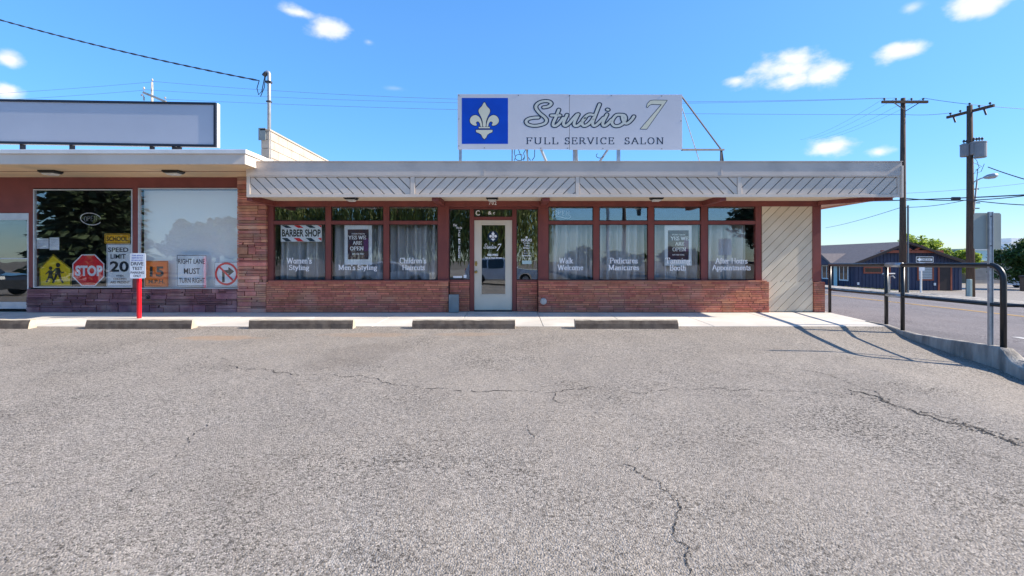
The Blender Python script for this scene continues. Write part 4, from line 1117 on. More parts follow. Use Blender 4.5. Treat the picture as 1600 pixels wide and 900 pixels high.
# school crossing
PG = [(80.7, 397.2), (109.2, 419.6), (109, 447.4), (59.8, 447.4), (58.6, 420)]
def shr(pts, k):
    cx = sum(p[0] for p in pts) / len(pts); cy = sum(p[1] for p in pts) / len(pts); return [(cx + (x - cx) * k, cy + (y - cy) * k) for x, y in pts]
def w3(pts): return [(PX(x, W), PZ(y, W)) for x, y in pts]
t = thing('school_crossing_sign', 'yellow pentagon sign with two walking children, lower left of the picture window', 'traffic sign', (PX(84, W), Ys, PZ(447, W)))
m = MB(); m.prism(w3(PG), Ys, Ys + .003); part('board', m, M_yellow, t)
m = MB(); ring(m, w3(shr(PG, .955)), .014, Ys - .002); part('border', m, M_black, t)
m = MB()
def fig(cx, base, h, skirt, dirn):
    u = h / 10.0
    def q(pts): return w3([(cx + x * u * dirn, base - y * u) for x, y in pts])
    m.prism([(PX(cx + .15 * dirn + 1.15 * u * math.cos(a), W), PZ(base - 9 * u - 1.15 * u * math.sin(a), W)) for a in [k * math.pi / 6 for k in range(12)]], Ys - .0028, Ys - .002)
    m.prism(q([(-1.2, 7.6), (1.0, 7.7), (1.3, 4.6), (-1.3, 4.5)]), Ys - .0026, Ys - .002)
    if skirt: m.prism(q([(-1.2, 4.9), (1.2, 4.9), (2.0, 2.6), (-1.9, 2.6)]), Ys - .0029, Ys - .002)
    m.prism(q([(-1.3, 4.7), (.1, 4.7), (-1.0, 2.2), (-2.1, .1), (-3.0, .4), (-2.0, 2.5)]), Ys - .0024, Ys - .002)
    m.prism(q([(-.2, 4.7), (1.3, 4.7), (1.7, 2.4), (2.9, .4), (2.2, 0), (.7, 2.2)]), Ys - .0023, Ys - .002)
    m.prism(q([(-1.1, 7.5), (-.4, 7.2), (-2.0, 5.6), (-3.0, 4.9), (-3.2, 5.5)]), Ys - .0022, Ys - .002)
    m.prism(q([(.9, 7.5), (.3, 6.8), (1.9, 5.5), (3.0, 5.9), (3.1, 5.3), (1.7, 4.9)]), Ys - .0021, Ys - .002)
fig(76.6, 441.5, 25, True, 1); fig(88.3, 443, 32, False, 1)
part('walking_figures', m, M_black, t)
# stop
t = thing('stop_sign', 'red octagonal STOP sign between the yellow pentagon and the school speed limit sign', 'traffic sign', (PX(135.7, W), Ys, PZ(447.5, W)))
def octo(r): return [(135.8 + r * math.cos(R(22.5 + 45 * k)), 422.4 + r * math.sin(R(22.5 + 45 * k))) for k in range(8)]
m = MB(); m.prism(w3(octo(27.1)), Ys, Ys + .003); part('border', m, M_signwhite, t)
m = MB(); m.prism(w3(octo(25.2)), Ys - .0015, Ys - .0002); part('board', m, M_stopred, t)
m = MB(); T(m, 'STOP', 115.6, 158.2, 414.8, 431.6, Ys - .003, bold=.045); part('lettering', m, M_signwhite, t)
# school speed limit 20
t = plate('speed_limit_sign', 'tall white SPEED LIMIT 20 sign topped by an amber SCHOOL plate', 'traffic sign', 164.2, 205.4, 381, 448, Ys, M_signwhite, rad=.025)
m = MB(); ring(m, w3([(165.4, 382.2), (204.2, 382.2), (204.2, 446.8), (165.4, 446.8)]), .010, Ys - .002)
T(m, 'SPEED', 166.8, 198.8, 386.6, 393.8, Ys - .003, bold=.02); T(m, 'LIMIT', 170.8, 194.6, 397, 404.2, Ys - .003, bold=.02)
T(m, '20', 169.6, 199.4, 408, 425, Ys - .003, bold=.03); T(m, 'WHEN', 179.4, 191, 429.6, 432.6, Ys - .003, bold=.02)
T(m, 'CHILDREN', 175, 195.6, 434.2, 437.6, Ys - .003, bold=.02); T(m, 'ARE PRESENT', 170.2, 201, 439.2, 443, Ys - .003, bold=.02)
part('lettering', m, M_ink, t)
m = MB(); m.prism(rr_(PX(161.2, W), PX(201, W), PZ(380.6, W), PZ(365, W), .02), Ys, Ys + .004); sp = part('school_plate', m, M_amber, t)
m = MB(); ring(m, w3([(162.6, 366.4), (199.6, 366.4), (199.6, 379.4), (162.6, 379.4)]), .010, Ys - .002); T(m, 'SCHOOL', 164.6, 198, 369.4, 376.8, Ys - .003, bold=.02)
part('lettering', m, M_black, sp)
# 15 MPH
t = plate('advisory_speed_sign', 'orange 15 M.P.H. sign leaning behind the red post in the shaded window', 'traffic sign', 224, 261, 407.4, 448, Ys, M_orange, rad=.02)
m = MB(); ring(m, w3([(225.3, 408.8), (259.7, 408.8), (259.7, 446.6), (225.3, 446.6)]), .008, Ys - .002)
T(m, '15', 232.4, 254.2, 416.4, 432.6, Ys - .003, bold=.03); T(m, 'M.P.H.', 230.4, 255.5, 437, 443, Ys - .003, bold=.02); part('lettering', m, M_black, t)
# right lane must turn right
t = plate('lane_sign', 'white RIGHT LANE MUST TURN RIGHT sign in the middle of the shaded window', 'traffic sign', 273.8, 322, 397.6, 448, Ys, M_signwhite, rad=.03)
m = MB(); ring(m, w3([(275.2, 399), (320.6, 399), (320.6, 446.6), (275.2, 446.6)]), .011, Ys - .002)
T(m, 'RIGHT LANE', 276.8, 318.6, 404.4, 412.2, Ys - .003, bold=.01); T(m, 'MUST', 285.8, 310.8, 419.2, 428.2, Ys - .003, bold=.01)
T(m, 'TURN RIGHT', 278, 320 - .8, 434.2, 442, Ys - .003, bold=.01); part('lettering', m, M_ink, t)
# no right turn
t = plate('no_turn_sign', 'square white sign with a red circle and slash over a right-turn arrow', 'traffic sign', 333, 371.2, 408.6, 448, Ys, M_signwhite, rad=.02)
m = MB(); ring(m, w3([(334.2, 409.8), (370, 409.8), (370, 446.8), (334.2, 446.8)]), .008, Ys - .0015)
m.prism(w3([(345.6, 441), (349.6, 441), (349.6, 427), (355.5, 427), (355.5, 431.4), (364.6, 424.2), (355.5, 417.2), (355.5, 422), (345.6, 422)]), Ys - .003, Ys - .002)
part('turn_arrow', m, M_black, t)
m = MB(); ring(m, [(PX(352.4 + 16.4 * math.cos(a), W), PZ(428 + 16.4 * math.sin(a), W)) for a in [k * math.pi / 20 for k in range(40)]], .044, Ys - .005)
stroke(m, w3([(341, 416.4), (364, 439.6)]), .04, .04, Ys - .0055, round_=True); part('prohibition_ring', m, M_stopred, t)

# drive test post in front
Yq = 9.62; zq = -.012
t = thing('parking_sign_post', 'square red post carrying a small white DRIVE TEST PARKING ONLY plate', 'sign post', (PX(218.2, Yq), Yq, zq))
m = MB(); xq = PX(217, Yq); m.box(xq - .024, xq + .024, Yq - .03, Yq + .045, zq - .02, PZ(400, Yq)); part('post', m, M_red, t, bevel=.006)
Yr = Yq - .037; 
def Q(px): return PX(px, Yq)
def QZ(py): return PZ(py, Yq)
m = MB(); m.prism(rr_(Q(205.2), Q(229.8), QZ(435), QZ(395.6), .03), Yr, Yr + .004); pl = part('sign_plate', m, M_signwhite, t)
m = MB()
for s, a, b, y0, y1 in (('THIS SPACE', 208, 226, 398.2, 400.2), ('RESERVED FOR', 208.4, 225.4, 402, 404), ('SCHEDULED', 207.6, 226, 405.8, 407.8)):
    sans(m, s, Q(a), Q(b), QZ(y1), QZ(y0), Yr - .002, bold=.02)
part('small_lettering', m, M_blue, pl)
m = MB()
for s, a, b, y0, y1 in (('DRIVE', 206.8, 226.4, 409.4, 414.8), ('TEST', 208.8, 225, 416.8, 421.8), ('PARKING', 206.4, 227.6, 424, 427.6), ('ONLY', 210.8, 222.6, 429.2, 432.8)):
    sans(m, s, Q(a), Q(b), QZ(y1), QZ(y0), Yr - .002, bold=.02)
part('lettering', m, M_ink, pl)

# ------------------------------------------------------------------ wheel stops
def wheel_stop(px0, px1, label):
    Yk = 8.36; x0, x1 = PX(px0, Yk), PX(px1, Yk)
    zb_ = lot_z((x0 + x1) / 2, Yk); h = PZ(499.3, Yk) - zb_
    rnd = random.Random(px0)
    m = MB(); prof = [(0, 0), (.012, h * .55), (.035, h * .92), (.05, h), (.12, h), (.145, h * .9), (.165, 0)]
    n = 14; V = []
    for i in range(n + 1):
        x = x0 + (x1 - x0) * i / n
        for (dy, dz) in prof: V.append((x + (.0 if 0 < i < n else rnd.uniform(-.006, .006)), Yk + dy + rnd.uniform(-.003, .003), zb_ - .004 + dz + (rnd.uniform(-.005, .003) if dz > .05 else 0)))
    k = len(prof)
    for i in range(n):
        for j in range(k - 1):
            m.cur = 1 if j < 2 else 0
            m.add([V[i * k + j], V[(i + 1) * k + j], V[(i + 1) * k + j + 1], V[i * k + j + 1]], [(0, 1, 2, 3)])
    m.cur = 0
    m.add([V[j] for j in range(k)], [tuple(range(k))]); m.add([V[n * k + j] for j in range(k)], [tuple(range(k))[::-1]])
    o = solo('wheel_stop', m, [M_stop, M_scuff], label, 'wheel stop', ((x0 + x1) / 2, Yk, zb_), 'concrete wheel stops along the sidewalk')
for a, b, lb in ((-124, 44, 'concrete wheel stop cut off by the left edge of the photo'), (132, 299, 'concrete wheel stop directly in front of the red sign post'), (388, 551, 'concrete wheel stop in front of the stone pier and first salon windows'),
                 (644, 805, 'concrete wheel stop in front of the salon door'), (899, 1060, 'rightmost concrete wheel stop, before the Pedicures window')):
    wheel_stop(a, b, lb)

# ------------------------------------------------------------------ pipe railing
rail = thing('pipe_railing', 'black pipe railing with rounded end standing on the concrete kerb wall', 'railing', (XL(8), 8, 0))
def rp(Y, z): return (XL(Y) + .10, Y, z)
m = MB()
top = [rp(10.56, 1.045), rp(8.71, 1.055), rp(8.3, 1.06), rp(6.58, 1.075)]
end = [rp(6.58 - .19 * math.sin(R(a)), .885 + .19 * math.cos(R(a))) for a in range(10, 91, 10)]
m.tube(top + end + [rp(6.39, .6), rp(6.39, -.01)], .035, n=14); part('top_rail', m, M_black, rail, smooth=True)
m = MB(); m.tube([rp(10.56, .50), rp(8.71, .52), rp(6.42, .545)], .024, n=12); m.tube([rp(6.38, .545), (9.5, 6.5, .53)], .020, n=12); part('lower_rail', m, M_black, rail, smooth=True)
for Y, z0, z1, r in ((10.56, 0, 1.045, .030), (8.71, -.02, 1.055, .030), (8.29, -.06, 1.06, .031)):
    m = MB(); m.tube([rp(Y, z0), rp(Y, z1)], r, n=14); part('post', m, M_black, rail, smooth=True)
for za, r in ((1.0575, .040), (.521, .031)):
    m = MB(); m.tube([rp(8.70, za), rp(8.30, za + .004)], r, n=14); part('glint_tube', m, M_galv, rail, smooth=True)  # bright steel tube added where the sun glints on the black pipe

# roadside sign seen from behind
Yg = 6.58; xg = PX(1548, Yg)
t = thing('parking_sign', 'back of a small rounded grey sign on a galvanised post beside the railing end', 'sign post', (xg, Yg, -.1))
m = MB(); m.box(xg - .028, xg - .022, Yg - .012, Yg + .02, -.12, PZ(331, Yg)); m.box(xg - .022, xg + .022, Yg + .014, Yg + .02, -.12, PZ(331, Yg)); m.box(xg + .022, xg + .028, Yg - .012, Yg + .02, -.12, PZ(331, Yg))
m.box(xg - .022, xg + .022, Yg - .002, Yg + .003, -.12, PZ(331, Yg)); part('post', m, M_galv, t)
M_signback = mat('sign_back', (.36, .38, .34), (.32, .34, .31), scale=3, rough=.5, metal=.2)
m = MB(); m.prism(rr_(PX(1524, Yg), PX(1567, Yg), PZ(389.5, Yg), PZ(332.5, Yg), .03), Yg + .024, Yg + .028); part('sign_plate', m, M_signback, t)
m = MB(); m.prism(rr_(PX(1524.6, Yg), PX(1566.4, Yg), PZ(388.9, Yg), PZ(333.1, Yg), .028), Yg + .0285, Yg + .030); part('sign_face', m, M_signwhite, t)
m = MB()
for z in (PZ(338, Yg), PZ(384, Yg)): m.tube([(xg, Yg - .012, z), (xg, Yg + .03, z)], .008)
part('bolt', m, M_dkmetal, t)

# ------------------------------------------------------------------ roof signs
Yg = 10.62
t = thing('roof_sign', 'white Studio 7 full service salon sign with a blue lily square on the roof', 'sign', (PX(890, Yg), Yg, ZT))
def S(px): return PX(px, Yg)
def SZ(py): return PZ(py, Yg)
m = MB(); m.box(S(715), S(889.4), Yg, Yg + .02, SZ(233.4), SZ(147)); m.box(S(890), S(1066), Yg, Yg + .02, SZ(234), SZ(147.6)); bd = part('board', m, M_signface, t, bevel=.002)
m = MB(); m.box(S(889), S(890.4), Yg + .021, Yg + .03, SZ(233.4), SZ(147.5)); part('seam_strip', m, M_navyv, t)
m = MB(); m.box(S(721.6), S(793.8), Yg - .0008, Yg - .0002, SZ(224.8), SZ(153)); part('blue_panel', m, M_blue, t)
def fl(mb, **k): fleur(mb, S(756.8), SZ(188.6), Yg / 755 / 8.65, **k)
m = MB(); fl(m, Y=Yg - .0012, grow=.028); 
studio(m, S, SZ, 7.3, Yg / 755, Yg - .0010)
q = [(S(x), SZ(y)) for x, y in SEVEN]; ring(m, q, .026, Yg - .0010)
part('lettering_outline', m, M_navyv, t)
m = MB(); fl(m, Y=Yg - .0024); m.prism(q, Yg - .0022, Yg - .0019); part('emblem', m, M_creamv, t)
m = MB(); studio(m, S, SZ, 3.8, Yg / 755, Yg - .0018); part('script_lettering', m, M_script, t)
m = MB()
for s, a, b in (('FULL', 822, 873), ('SERVICE', 882.5, 960), ('SALON', 976, 1037.5)): serif(m, s, S(a), S(b), SZ(225), SZ(215) - SZ(225), Yg - .0006, track=.10, w=.12, h=.07)
part('small_lettering', m, M_navyv, t)
m = MB()
for x, y in ((717, 149), (810, 149), (890, 149), (955, 149.5), (1034, 150), (717, 186), (717, 228), (757, 231), (845, 231.5), (887, 231.5), (942, 232), (1034, 232.5), (1064, 189)):
    m.tube([(S(x), Yg - .006, SZ(y)), (S(x), Yg + .01, SZ(y))], .010, n=8)
part('bolt', m, M_dkmetal, t)
m = MB()
zr = ZT - .06
m.bar((S(719), Yg + .05, zr), (S(719), Yg + .05, SZ(150)), .06); m.bar((S(967), Yg + .05, zr), (S(967), Yg + .05, SZ(150)), .07)
m.bar((S(800), Yg + .06, zr), (S(801), Yg + .06, SZ(150)), .03); m.bar((S(897), Yg + .05, zr), (S(896), Yg + .05, SZ(150)), .035)
m.bar((S(905), Yg + .30, zr), (S(900), Yg + .06, SZ(226)), .07); m.bar((S(926), Yg + .55, zr), (S(955), Yg + .06, SZ(226)), .035)
m.bar((S(872), Yg + .9, zr), (S(843), Yg + .06, SZ(226)), .045); m.bar((S(828), Yg + .2, zr), (S(822), Yg + .06, SZ(226)), .03)
part('support_frame', m, M_galv, t)
m = MB()
A_ = (S(1066), Yg + .03, SZ(150)); B_ = (S(1066), Yg + .03, SZ(233.5)); C_ = (PX(1127, Yg + 1), Yg + 1, PZ(234, Yg + 1))
m.bar(A_, C_, .025); m.bar(B_, (C_[0] + .06, C_[1], C_[2]), .04); m.bar(C_, (C_[0] - .10, C_[1] - .2, zr), .04); m.bar(C_, (C_[0] + .15, C_[1] + .1, zr), .035)
part('side_brace', m, M_dkmetal, t)
m = MB(); m.tube([(S(1066), Yg + .03, SZ(166)), (PX(1102, Yg + .7), Yg + .7, zr)], .010); part('guy_rod', m, M_galv, t)
m = MB(); rnd = random.Random(4)
for k in range(5):
    x = 806 + k * 7; m.tube([(S(x + rnd.uniform(-3, 3)), Yg + .1 + .05 * j, SZ(232 + j * 5)) for j in range(4)], .008)
m.tube([(S(812 + 7 * math.cos(a)), Yg + .2, SZ(243 + 5 * math.sin(a))) for a in [j * .5 for j in range(12)]], .007)
m.tube([(S(940 + 6 * math.cos(a)), Yg + .2, SZ(240 + 4 * math.sin(a))) for a in [j * .5 for j in range(9)]], .007)
part('cable', m, M_dkmetal, t)
Yh = 9.9
t = thing('blank_sign', 'long blank pale blue-white box sign in a dark frame on the storefront roof', 'sign', (PX(100, Yh), Yh, PZ(233, Yh)))
tilt = .016
def bz(x, py): return PZ(py, Yh) + (PX(337, Yh) - x) * tilt
x0, x1 = -16.5, PX(337, Yh)
def slab(mb, xa, xb, ya, yb, pt, pb):
    V = [(xa, ya, bz(xa, pb)), (xb, ya, bz(xb, pb)), (xb, yb, bz(xb, pb)), (xa, yb, bz(xa, pb)), (xa, ya, bz(xa, pt)), (xb, ya, bz(xb, pt)), (xb, yb, bz(xb, pt)), (xa, yb, bz(xa, pt))]
    mb.add(V, [(3, 2, 1, 0), (4, 5, 6, 7), (0, 1, 5, 4), (1, 2, 6, 5), (2, 3, 7, 6), (3, 0, 4, 7)])
m = MB(); slab(m, x0, x1 - .03, Yh + .02, Yh + .04, 162.5, 226.8); part('face_panel', m, M_blanksign, t)
m = MB(); slab(m, x0, x1, Yh, Yh + .03, 160, 163.4); slab(m, x0, x1, Yh, Yh + .03, 226, 229.6); slab(m, x1 - .045, x1, Yh, Yh + .03, 163.4, 226); part('frame', m, M_blank2, t)
m = MB(); slab(m, x0, x1 + .01, Yh + .041, Yh + .13, 160.3, 229.2); part('cabinet', m, M_white, t)
m = MB()
for px in (29, 107, 233, 268, 276, -80): xx = PX(px, Yh); m.box(xx - .03, xx + .03, Yh + .05, Yh + .12, PZ(236, Y2), bz(xx, 229))
part('support', m, M_dkmetal, t)

# service mast with wires
Ym = 10.40; xm = PX(420.5, Ym)
t = thing('service_mast', 'thin galvanised service mast with a bent weatherhead on the block parapet', 'service mast', (xm, Ym, 3.9))
m = MB(); zt = PZ(116, Ym); m.tube([(xm, Ym, 3.2), (xm, Ym, zt), (xm - .01, Ym, zt + .035), (xm - .04, Ym, zt + .05), (xm - .085, Ym, zt + .02)], .036, n=12); part('mast_pipe', m, M_galv, t, smooth=True)
m = MB(); m.tube([(xm - .06, Ym, zt + .03), (xm - .12, Ym, zt - .04)], .045, n=12); m.box(xm - .06, xm + .05, Ym - .05, Ym + .04, PZ(130, Ym), PZ(127, Ym)); m.box(xm - .045, xm + .045, Ym - .045, Ym + .04, PZ(160, Ym), PZ(158, Ym)); part('weatherhead', m, M_dkmetal, t)
m = MB()
m.tube([(PX(405, Ym), Ym, PZ(126, Ym)), (PX(401.5, Ym), Ym, PZ(138, Ym)), (PX(404, Ym), Ym, PZ(148, Ym)), (PX(409, Ym), Ym, PZ(143, Ym)), (xm - .09, Ym, zt - .03)], .009)
m.tube([(PX(407, Ym), Ym, PZ(151, Ym)), (PX(413, Ym), Ym, PZ(137, Ym)), (xm - .08, Ym, zt - .04)], .008); part('drip_loop', m, M_wire, t)
m = MB(); m.box(xm - .20, xm - .05, Ym - .06, Ym - .045, PZ(220, Ym), PZ(201, Ym)); part('meter_patch', m, M_greybox, t)
m = MB(); pts = []
A0, B0 = Vector((PX(405, Ym), Ym, PZ(126, Ym))), Vector((PX(-60, 11.2), 11.2, PZ(0, 11.2)))
for k in range(26):
    u = k / 25 * 1.6; p = A0.lerp(B0, u); p.z -= .22 * 4 * (u / 1.6) * (1 - u / 1.6); pts.append(p)
m.tube(pts, .011, n=6)
for ph in (0, math.pi):
    pts2 = []
    for k in range(161):
        u = k / 160 * 1.6; p = A0.lerp(B0, u); p.z -= .22 * 4 * (u / 1.6) * (1 - u / 1.6)
        p += Vector((0, math.cos(u * 90 + ph), math.sin(u * 90 + ph))) * .013; pts2.append(p)
    m.tube(pts2, .008, n=5)
solo('service_drop_cable', m, M_wire, 'twisted dark service cable running from the mast up to the top left corner', 'cable', tuple(A0))
# ------------------------------------------------------------------ utility poles and wires
def P(px, py, Y): return Vector((PX(px, Y), Y, PZ(py, Y)))
def insul(mb, p, h=.14): mb.lathe(p[0], p[1], [(.02, p[2]), (.02, p[2] + h * .4), (.055, p[2] + h * .45), (.05, p[2] + h * .8), (.02, p[2] + h)], n=8)
Y1 = 24.5; x1_ = PX(1411, Y1)
pole1 = thing('utility_pole', 'dark wooden utility pole with a level crossarm, nearest the salon roof corner', 'utility pole', (x1_, Y1, -.6), 'wooden utility poles')
m = MB(); m.tube([(x1_ - .02, Y1, -.8), (x1_ - .01, Y1, 4), (x1_, Y1, PZ(153.5, Y1))], .165, n=14, r2=.10); part('pole', m, M_wood, pole1, smooth=True)
m = MB(); za = PZ(161, Y1); m.box(PX(1374, Y1), PX(1445, Y1), Y1 - .22, Y1 - .12, za - .06, za + .06); part('crossarm', m, M_wood, pole1)
m = MB(); m.bar((PX(1391, Y1), Y1 - .23, za - .05), (x1_, Y1 - .17, PZ(175, Y1)), .035); m.bar((PX(1431, Y1), Y1 - .23, za - .05), (x1_, Y1 - .17, PZ(175, Y1)), .035); part('brace', m, M_dkmetal, pole1)
m = MB()
for px in (1378, 1396, 1420, 1438): insul(m, (PX(px, Y1), Y1 - .17, za + .06))
part('insulator', m, M_dkmetal, pole1)
m = MB(); m.box(x1_ + .10, x1_ + .15, Y1 - .19, Y1 - .12, -.6, 3.9); part('cable_guard', m, M_greybox, pole1)
Y2_ = 23.2; x2_ = PX(1517, Y2_)
pole2 = thing('utility_pole', 'wooden utility pole carrying three grey transformer cans and a street lamp', 'utility pole', (x2_, Y2_, -.7), 'wooden utility poles')
m = MB(); m.tube([(x2_ - .02, Y2_, -.9), (x2_ - .03, Y2_, 4), (x2_ - .06, Y2_, PZ(165, Y2_))], .175, n=14, r2=.11); part('pole', m, M_wood, pole2, smooth=True)
m = MB(); zc = PZ(174, Y2_); m.bar((x2_ - .25, 24.2, zc), (x2_ + .22, 22.3, zc), .10, .12); part('crossarm', m, M_wood, pole2)
m = MB()
for u in (.08, .3, .7, .92): insul(m, (x2_ - .25 + .47 * u, 24.2 - 1.9 * u, zc + .06))
insul(m, (x2_ - .06, Y2_, PZ(165, Y2_)))
for u in (.15, .8): m.tube([(x2_ - .25 + .47 * u, 24.2 - 1.9 * u, zc - .06), (x2_ - .25 + .47 * u, 24.2 - 1.9 * u - .1, zc - .35)], .04, n=8)
part('insulator', m, M_dkmetal, pole2)
for (px, y0, y1, w, dy) in ((1508, 226, 245, 12.5, .12), (1523.5, 222.5, 242, 13, -.15), (1532, 222, 246.5, 15, -.42)):
    m = MB(); Yt = Y2_ + dy; r = w / 755 * Yt / 2; xx, z0, z1 = PX(px, Yt), PZ(y1, Yt), PZ(y0, Yt)
    m.lathe(xx, Yt, [(r * .9, z0), (r, z0 + .04), (r, z1 - .05), (r * 1.06, z1 - .05), (r * 1.06, z1), (r * .5, z1 + .05)], n=18)
    tr = part('transformer', m, M_can, pole2, smooth=False)
    m = MB(); insul(m, (xx - .06, Yt, z1 + .03), .2); insul(m, (xx + .08, Yt, z1 + .03), .2); part('bushing', m, M_dkmetal, tr)
m = MB(); m.tube([P(1519, 292, Y2_), P(1522, 284, Y2_ - .2), P(1532, 279, Y2_ - .4), P(1541, 276.5, Y2_ - .6)], .028, n=8); arm = part('lamp_arm', m, M_galv, pole2, smooth=True)
m = MB(); a, b = P(1537, 277.5, Y2_ - .55), P(1559, 273.5, Y2_ - .8); m.tube([a, a.lerp(b, .3), a.lerp(b, .75), b], [.05, .11, .13, .06], n=12); part('lamp_head', m, M_galv, arm, smooth=True)
m = MB(); m.tube([P(1519, 245, 23.0), P(1526, 250, 23), P(1530, 262, 23), P(1521, 272, 23), P(1533, 268, 23), P(1538, 256, 23)], .012, n=5)
m.tube([P(1521, 254, 23), P(1534, 260, 23), P(1524, 266, 23)], .012, n=5); m.tube([P(1528, 264, 23), P(1524, 300, 23)], .015, n=5)
part('jumper_wires', m, M_wire, pole2)
m = MB(); m.box(x2_ - .34, x2_ - .21, Y2_ - .3, Y2_ - .12, -.8, PZ(436, Y2_)); m2 = m
solo('utility_pedestal', m, M_greenbox, 'slim pale green utility pedestal at the foot of the transformer pole', 'utility box', (x2_ - .27, Y2_ - .2, -.7), bevel=.02)
Ys_ = 30.0
t = thing('steel_pole', 'slender leaning grey steel pole with short crossbars, seen just right of the transformer pole', 'pole', (PX(1518.5, Ys_), Ys_, -1.3))
m = MB(); m.tube([Vector((PX(1517, Ys_), Ys_, -1.4)), P(1519.5, 345, Ys_), P(1527, 283, Ys_)], .08, n=10, r2=.04); part('pole', m, M_greybox, t, smooth=True)
m = MB()
for y_, a, b in ((295.5, 1519, 1529), (317, 1517, 1531), (325.5, 1514, 1530)): m.bar(P(a, y_, Ys_), P(b, y_, Ys_), .06)
part('crossbar', m, M_dkmetal, t)
# far pole behind the blank sign
Y3 = 30.0
t = thing('utility_pole', 'pale far utility pole whose top shows above the blank box sign', 'utility pole', (PX(237, Y3), Y3, -.5), 'wooden utility poles')
M_palewood = mat('sunlit_pole_wood', (.50, .46, .40), (.40, .37, .33), scale=6, rough=.9)  # sunlight on the far pole put into this pale wood colour
m = MB(); m.tube([Vector((PX(239, Y3), Y3, -.6)), P(237.5, 128.5, Y3)], .17, n=12, r2=.06); part('pole', m, M_palewood, t, smooth=True)
m = MB(); m.bar(P(224, 144.5, Y3 - .2), P(259, 159, Y3 - .2), .13); part('crossarm', m, M_palewood, t)
m = MB(); insul(m, P(225, 142, Y3 - .2), .25); insul(m, P(238, 129, Y3), .25); insul(m, P(258, 156, Y3 - .2), .2); m.tube([P(220, 149, Y3), P(222, 147.5, Y3), P(225, 152, Y3), P(225, 157, Y3)], .04, n=6); part('insulator', m, M_palewood, t)

def wire(a, b, sag, r, label, n=24, group='overhead wires'):
    m = MB(); a, b = Vector(a), Vector(b); pts = []
    for k in range(n + 1):
        u = k / n; p = a.lerp(b, u); p.z -= sag * 4 * u * (1 - u); pts.append(p)
    m.tube(pts, r, n=5)
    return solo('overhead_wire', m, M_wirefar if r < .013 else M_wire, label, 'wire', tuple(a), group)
wz = za + .2
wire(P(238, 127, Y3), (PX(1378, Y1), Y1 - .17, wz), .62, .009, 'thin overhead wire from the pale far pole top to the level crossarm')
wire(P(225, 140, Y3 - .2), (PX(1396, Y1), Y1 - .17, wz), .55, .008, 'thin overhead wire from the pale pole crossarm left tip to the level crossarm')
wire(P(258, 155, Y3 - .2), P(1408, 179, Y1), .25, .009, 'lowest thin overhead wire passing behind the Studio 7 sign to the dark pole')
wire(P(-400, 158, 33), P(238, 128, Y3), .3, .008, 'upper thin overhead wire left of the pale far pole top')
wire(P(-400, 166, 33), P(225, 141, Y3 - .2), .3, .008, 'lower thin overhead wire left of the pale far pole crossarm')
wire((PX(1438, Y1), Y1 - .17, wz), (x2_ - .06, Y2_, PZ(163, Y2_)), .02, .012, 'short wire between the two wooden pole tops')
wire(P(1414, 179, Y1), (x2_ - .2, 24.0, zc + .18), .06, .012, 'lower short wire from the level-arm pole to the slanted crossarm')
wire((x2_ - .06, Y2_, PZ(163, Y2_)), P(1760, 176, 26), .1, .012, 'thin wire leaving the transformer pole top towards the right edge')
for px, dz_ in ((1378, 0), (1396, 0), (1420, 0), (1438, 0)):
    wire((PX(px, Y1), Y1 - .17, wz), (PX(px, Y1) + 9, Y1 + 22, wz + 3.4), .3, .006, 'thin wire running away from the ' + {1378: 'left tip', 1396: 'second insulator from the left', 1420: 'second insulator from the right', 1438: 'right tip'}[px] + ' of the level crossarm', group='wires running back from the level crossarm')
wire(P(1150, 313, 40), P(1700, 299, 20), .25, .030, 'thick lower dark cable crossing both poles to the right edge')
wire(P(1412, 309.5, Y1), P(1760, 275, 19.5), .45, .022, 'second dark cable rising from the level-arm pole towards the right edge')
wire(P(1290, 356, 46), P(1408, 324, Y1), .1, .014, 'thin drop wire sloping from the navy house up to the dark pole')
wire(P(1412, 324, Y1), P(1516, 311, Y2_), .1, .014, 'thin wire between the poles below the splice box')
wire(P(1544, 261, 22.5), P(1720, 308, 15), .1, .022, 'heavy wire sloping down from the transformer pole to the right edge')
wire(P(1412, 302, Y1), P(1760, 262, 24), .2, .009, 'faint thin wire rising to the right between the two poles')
wire(P(1520, 313, Y2_), P(1700, 321, 18), .1, .020, 'dark cable below the lamp running level to the right edge')
m = MB(); a = P(1487, 310.5, 23.3); b = P(1500, 310.5, 23.2); m.tube([a, b], .085, n=10); solo('splice_case', m, M_dkmetal, 'dark grey splice case hanging on the cable left of the transformer pole', 'splice case', tuple(a))

# one-way sign
Yo = 26.0; xo = PX(1439, Yo); zo = tz(22)
t = thing('one_way_sign', 'black and white ONE WAY arrow sign on a thin pale post before the navy house', 'traffic sign', (xo, Yo, zo))
m = MB(); m.tube([(xo, Yo, zo - .1), (xo, Yo, PZ(402, Yo))], .045, n=8); part('post', m, M_white, t)
m = MB(); m.box(PX(1429.6, Yo), PX(1457, Yo), Yo - .06, Yo - .055, PZ(410.2, Yo), PZ(400.8, Yo)); part('board', m, M_black, t)
m = MB()
def o3(pts, Y): return [(PX(x, Yo), PZ(y, Yo)) for x, y in pts]
m.prism(o3([(1431, 405.5), (1436, 402.4), (1436, 403.9), (1455, 403.9), (1455, 407.3), (1436, 407.3), (1436, 408.7)], 0), Yo - .064, Yo - .061)
q = o3([(1430.1, 401.3), (1456.5, 401.3), (1456.5, 409.7), (1430.1, 409.7)], 0); ring(m, q, .022, Yo - .063); ar_ = part('arrow', m, M_signwhite, t)
m = MB(); sans(m, 'ONE WAY', PX(1438, Yo), PX(1454, Yo), PZ(406.9, Yo), PZ(404.3, Yo), Yo - .067, bold=.02); part('lettering', m, M_black, ar_)
